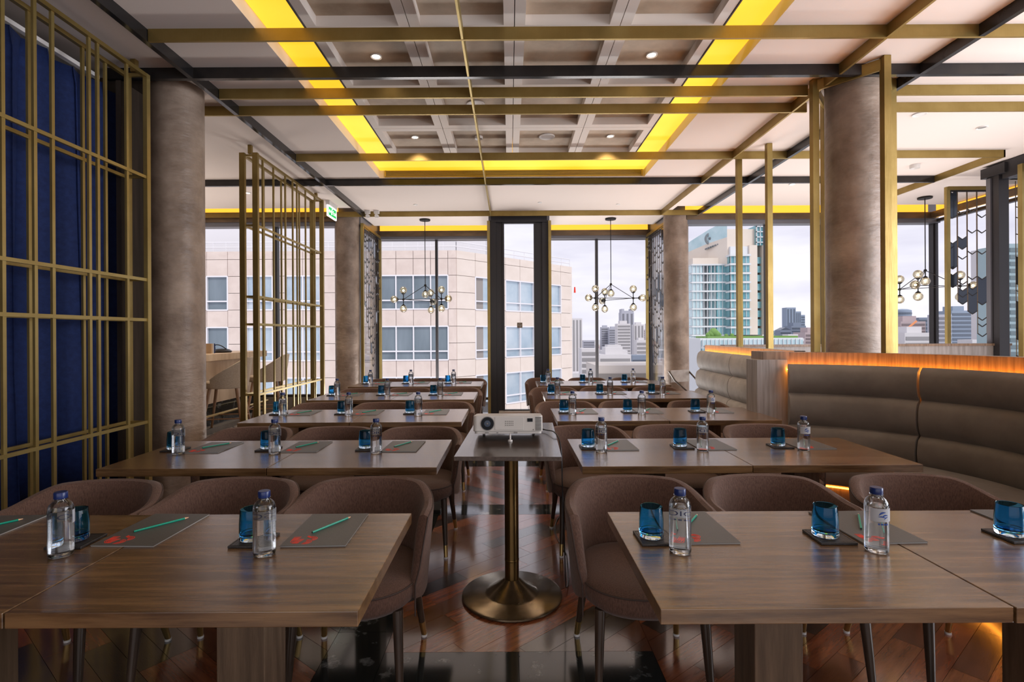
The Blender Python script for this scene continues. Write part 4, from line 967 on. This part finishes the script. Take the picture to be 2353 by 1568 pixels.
for x, y, s_ in ((1598, 768, 1.2), (1603, 764, 1.4), (1608, 768, 1.3), (1614, 770, .9), (1592, 770, .9), (1630, 771, .6), (1642, 771, .7)):
    MB().sphere((X_(x, Y)-ox, -14, Z_(1672, y, Y)), s_, 10, 7).build('terrace_bush', HB['green'], t, True)
o = MB().lathe([(1.6, -.2), (2.3, -.2), (2.3, .2), (1.6, .2), (1.6, -.2)], 20).build('crown_emblem', HB['dk'], t, False, (X_(1652, Y)-ox, 6.5, Z_(1672, 541, Y))); o.rotation_euler.x = PI/2
MB().sphere((X_(1652, Y)-ox, 6.3, Z_(1672, 541, Y)), 1.0, 8, 6).build('crown_emblem', HB['dk'], t)
for q in range(7): hb(1640+3.6*q, 1642.2+3.6*q, 563-1.3*q, 566-1.3*q, 2.5+(6-q)*.5, 9, 'dk', 'sign_letter')

# skyline towers: body colours paled for haze, with real floor bands
cols = {'w': (.60, .585, .60), 'g': (.40, .41, .47), 'b': (.25, .31, .40), 'p': (.44, .36, .37), 'd': (.19, .23, .30), 't': (.30, .40, .43), 'c': (.56, .51, .47)}
SK = {k: mat('skyline_body_'+k, v, .6, noise=.02, col2=tuple(min(1, a*1.1) for a in v)) for k, v in cols.items()}
SKW = {k: mat('skyline_glazing_'+k, tuple(a*.5 for a in v), .3, .1) for k, v in cols.items()}
def tower(label, x0, x1, yt, yb, Y, k, fl=3.4, cap=0, vert=0, rnd_=False, step=0):
    xa, xb_ = X_(x0, Y), X_(x1, Y); zt = Z_((x0+x1)/2, yt, Y); zb = -84; dp = max(12, min(40, xb_-xa)); t = thing('skyline_building', label, 'building', ((xa+xb_)/2, Y, 0), group=None)
    hw = (xb_-xa)/2
    if rnd_: MB().lathe([(hw*.98, zb), (hw*.98, zt), (hw*.6, zt+hw*.15), (.01, zt+hw*.2)], 24, (0, hw, 0)).build('building_body', SK[k], t, True)
    else: MB().box(-hw, hw, 0, dp, zb, zt).build('building_body', SK[k], t)
    m = MB(); z = zt-fl*.9; zl = max(zb, Z_((x0+x1)/2, yb+25, Y)); c_ = 0
    if vert:
        nn = max(3, int(hw*2/vert))
        for i in range(nn): m.box(-hw+2*hw*(i+.25)/nn, -hw+2*hw*(i+.7)/nn, -.35, .1, zl, zt-fl*.6)
    else:
        while z > zl and c_ < 90:
            if rnd_: m.lathe([(hw*1.01, z-fl*.28), (hw*1.01, z+fl*.28)], 24, (0, hw, 0))
            else: m.box(-hw*.93, hw*.93, -.35, .1, z-fl*.28, z+fl*.28)
            z -= fl; c_ += 1
    if m.v: m.build('window_bands', SKW[k], t)
    if cap == 1: MB().box(-hw*.55, hw*.55, dp*.2, dp*.8, zt, zt+hw*.45).build('roof_plant', SK[k], t)
    if cap == 2:
        MB().box(-hw*.95, -hw*.55, 0, dp*.9, zt, zt+hw*.55).box(hw*.55, hw*.95, 0, dp*.9, zt, zt+hw*.55).box(-hw*.55, hw*.55, 0, dp*.9, zt, zt+hw*.25).build('roof_crown', SK[k], t)
    if cap == 3: MB().add([(-hw, 0, zt), (hw, 0, zt), (hw, dp, zt), (-hw, dp, zt), (0, 0, zt+hw*.5), (0, dp, zt+hw*.5)], [(0,1,4),(3,5,2),(1,2,5,4),(0,4,5,3)]).build('pitched_roof', SKW[k], t)
T_ = tower
T_('pale slim slab tower just right of the granite building', 1315, 1338, 732, 850, 620, 'w', vert=4)
T_('low white block with small dark windows right of the granite building', 1336, 1376, 801, 890, 300, 'w', 3.4)
T_('grey tower with slanted roof, left of the skyline cluster', 1382, 1400, 752, 800, 900, 'g', 4, 1)
T_('grey striped tower second from left in the skyline cluster', 1400, 1419, 755, 800, 880, 'g', 4, 1)
T_('rounded striped white tower in the skyline cluster', 1419, 1449, 744, 810, 760, 'w', 4.5, 1)
T_('tallest arch crowned grey tower in the skyline cluster', 1428, 1457, 718, 800, 1100, 'g', 5, 2, vert=7)
T_('round topped pale tower right of the arch crowned one', 1457, 1480, 746, 800, 900, 'w', 4, 1, vert=5)
T_('slim pale tower beside the bronze chevron screen', 1486, 1501, 744, 800, 850, 'w', 4, 1, vert=5)
T_('small brown tower low in the skyline cluster', 1478, 1487, 758, 800, 1000, 'p', 4)
T_('wide white office complex with dark window strips below the cluster', 1377, 1450, 815, 845, 330, 'w', 4.2, 1)
T_('stepped white roof block behind the white office complex', 1385, 1442, 806, 830, 345, 'w', 4, 1)
T_('low blue grey building under the right chandelier', 1452, 1502, 817, 845, 360, 'd', 5)
T_('big pale flat roofed building with dark strips, nearest below the right bay', 1370, 1530, 840, 900, 240, 'c', 6)
T_('small white block between bay window and skyline cluster', 1463, 1487, 782, 820, 500, 'w', 4, 1)
T_('low distant block left of the skyline cluster', 1340, 1366, 783, 805, 900, 'g', 4)
T_('tall blue grey double tower behind the grey booth', 1808, 1829, 707, 800, 800, 'b', 4, 0, vert=6)
T_('lower step of the blue grey double tower', 1828, 1841, 716, 800, 820, 'b', 4, 0, vert=6)
T_('lowest step of the blue grey double tower', 1840, 1850, 724, 800, 830, 'b', 4)
T_('dark teal block left of the double tower', 1779, 1795, 760, 800, 700, 't', 4)
T_('gable roofed grey block in front of the double tower', 1793, 1818, 759, 800, 650, 'd', 4, 3)
T_('brown grey tower in front of the double tower', 1819, 1852, 749, 800, 720, 'd', 4.2, 1)
T_('white lattice office block in front of the double tower', 1806, 1848, 778, 810, 420, 'w', 3.6, 1)
T_('pink low block behind the near right column', 1850, 1900, 764, 810, 600, 'p', 4, 1)
T_('rounded blue tower left of the third chandelier', 2068, 2106, 713, 800, 600, 'b', 4, 0, rnd_=True)
T_('pinkish brown tower behind the third chandelier', 2070, 2127, 739, 800, 520, 'p', 3.6, 1)
T_('dark blue block above the white striped building', 2112, 2131, 730, 800, 560, 'd', 4)
T_('white building with dark horizontal stripes below the third chandelier', 2079, 2142, 765, 820, 380, 'w', 4.6, 1)
T_('grey tower right of the corner mullion', 2156, 2187, 723, 820, 480, 'g', 4)
T_('broad blue grey tower behind the chevron screen', 2187, 2234, 714, 820, 500, 'b', 4, 1)
T_('white grid block below the chevron screen', 2234, 2260, 781, 830, 360, 'w', 3.8)
T_('tall pale tower at the right edge of the chevron screen', 2262, 2290, 572, 830, 420, 'w', 4)
T_('pale green tower far right beyond the dark pier', 2318, 2400, 560, 830, 300, 't', 4)
# construction crane
Yc = 450; t = thing('tower_crane', 'orange tower crane in front of the pinkish brown tower', 'crane', (X_(2085, Yc), Yc, 0))
MB().box(-.8, .8, -.8, .8, -84, Z_(2085, 762, Yc)).build('mast', M['red'] if 0 else mat('crane_orange', (.80, .30, .12), .5), t)
MB().bar((-4, 0, Z_(2085, 764, Yc)), (8, 0, Z_(2085, 738, Yc)), 1.2, 1.2).build('jib', bpy.data.materials['crane_orange'], t)
# ground and sprawl
gm = mat('city_ground', (.40, .41, .42), .9, noise=.004, col2=(.56, .56, .58), detail=12)  # haze put into the pale ground colour
tag(MB().box(-4000, 4000, 12, 7000, -86, -85).build('city_ground', gm), 'hazy city ground far below the windows', 'ground', kind='stuff')
rnd = random.Random(11); m = MB()
for k in range(2600):
    Y = 260+3400*rnd.random()**1.3; x = Y*rnd.uniform(-.05, 1.15); w_ = rnd.uniform(8, 28); h_ = rnd.uniform(6, 24)+(rnd.random() < .08)*rnd.uniform(10, 45); m.cm = rnd.randrange(5)
    m.box(x-w_/2, x+w_/2, Y, Y+w_, -84.99, -85+h_)
tag(m.build('city_sprawl', [SK['w'], SK['c'], SK['g'], SK['w'], SK['p']]), 'countless small city buildings spreading to the horizon', 'buildings', kind='stuff')
gt = mat('park_foliage', (.07, .16, .04), .9, noise=.2, col2=(.13, .25, .07)); m = MB()
for k in range(260):
    Y = rnd.uniform(300, 480); x = X_(rnd.uniform(1312, 1338), Y); s_ = rnd.uniform(4, 7); m.sphere((x, Y, rnd.uniform(-80, -64)+ (Y-300)*.08), s_, 7, 5)
tag(m.build('park_trees', gt), 'dark green park trees between the granite building and white block', 'trees', kind='stuff')
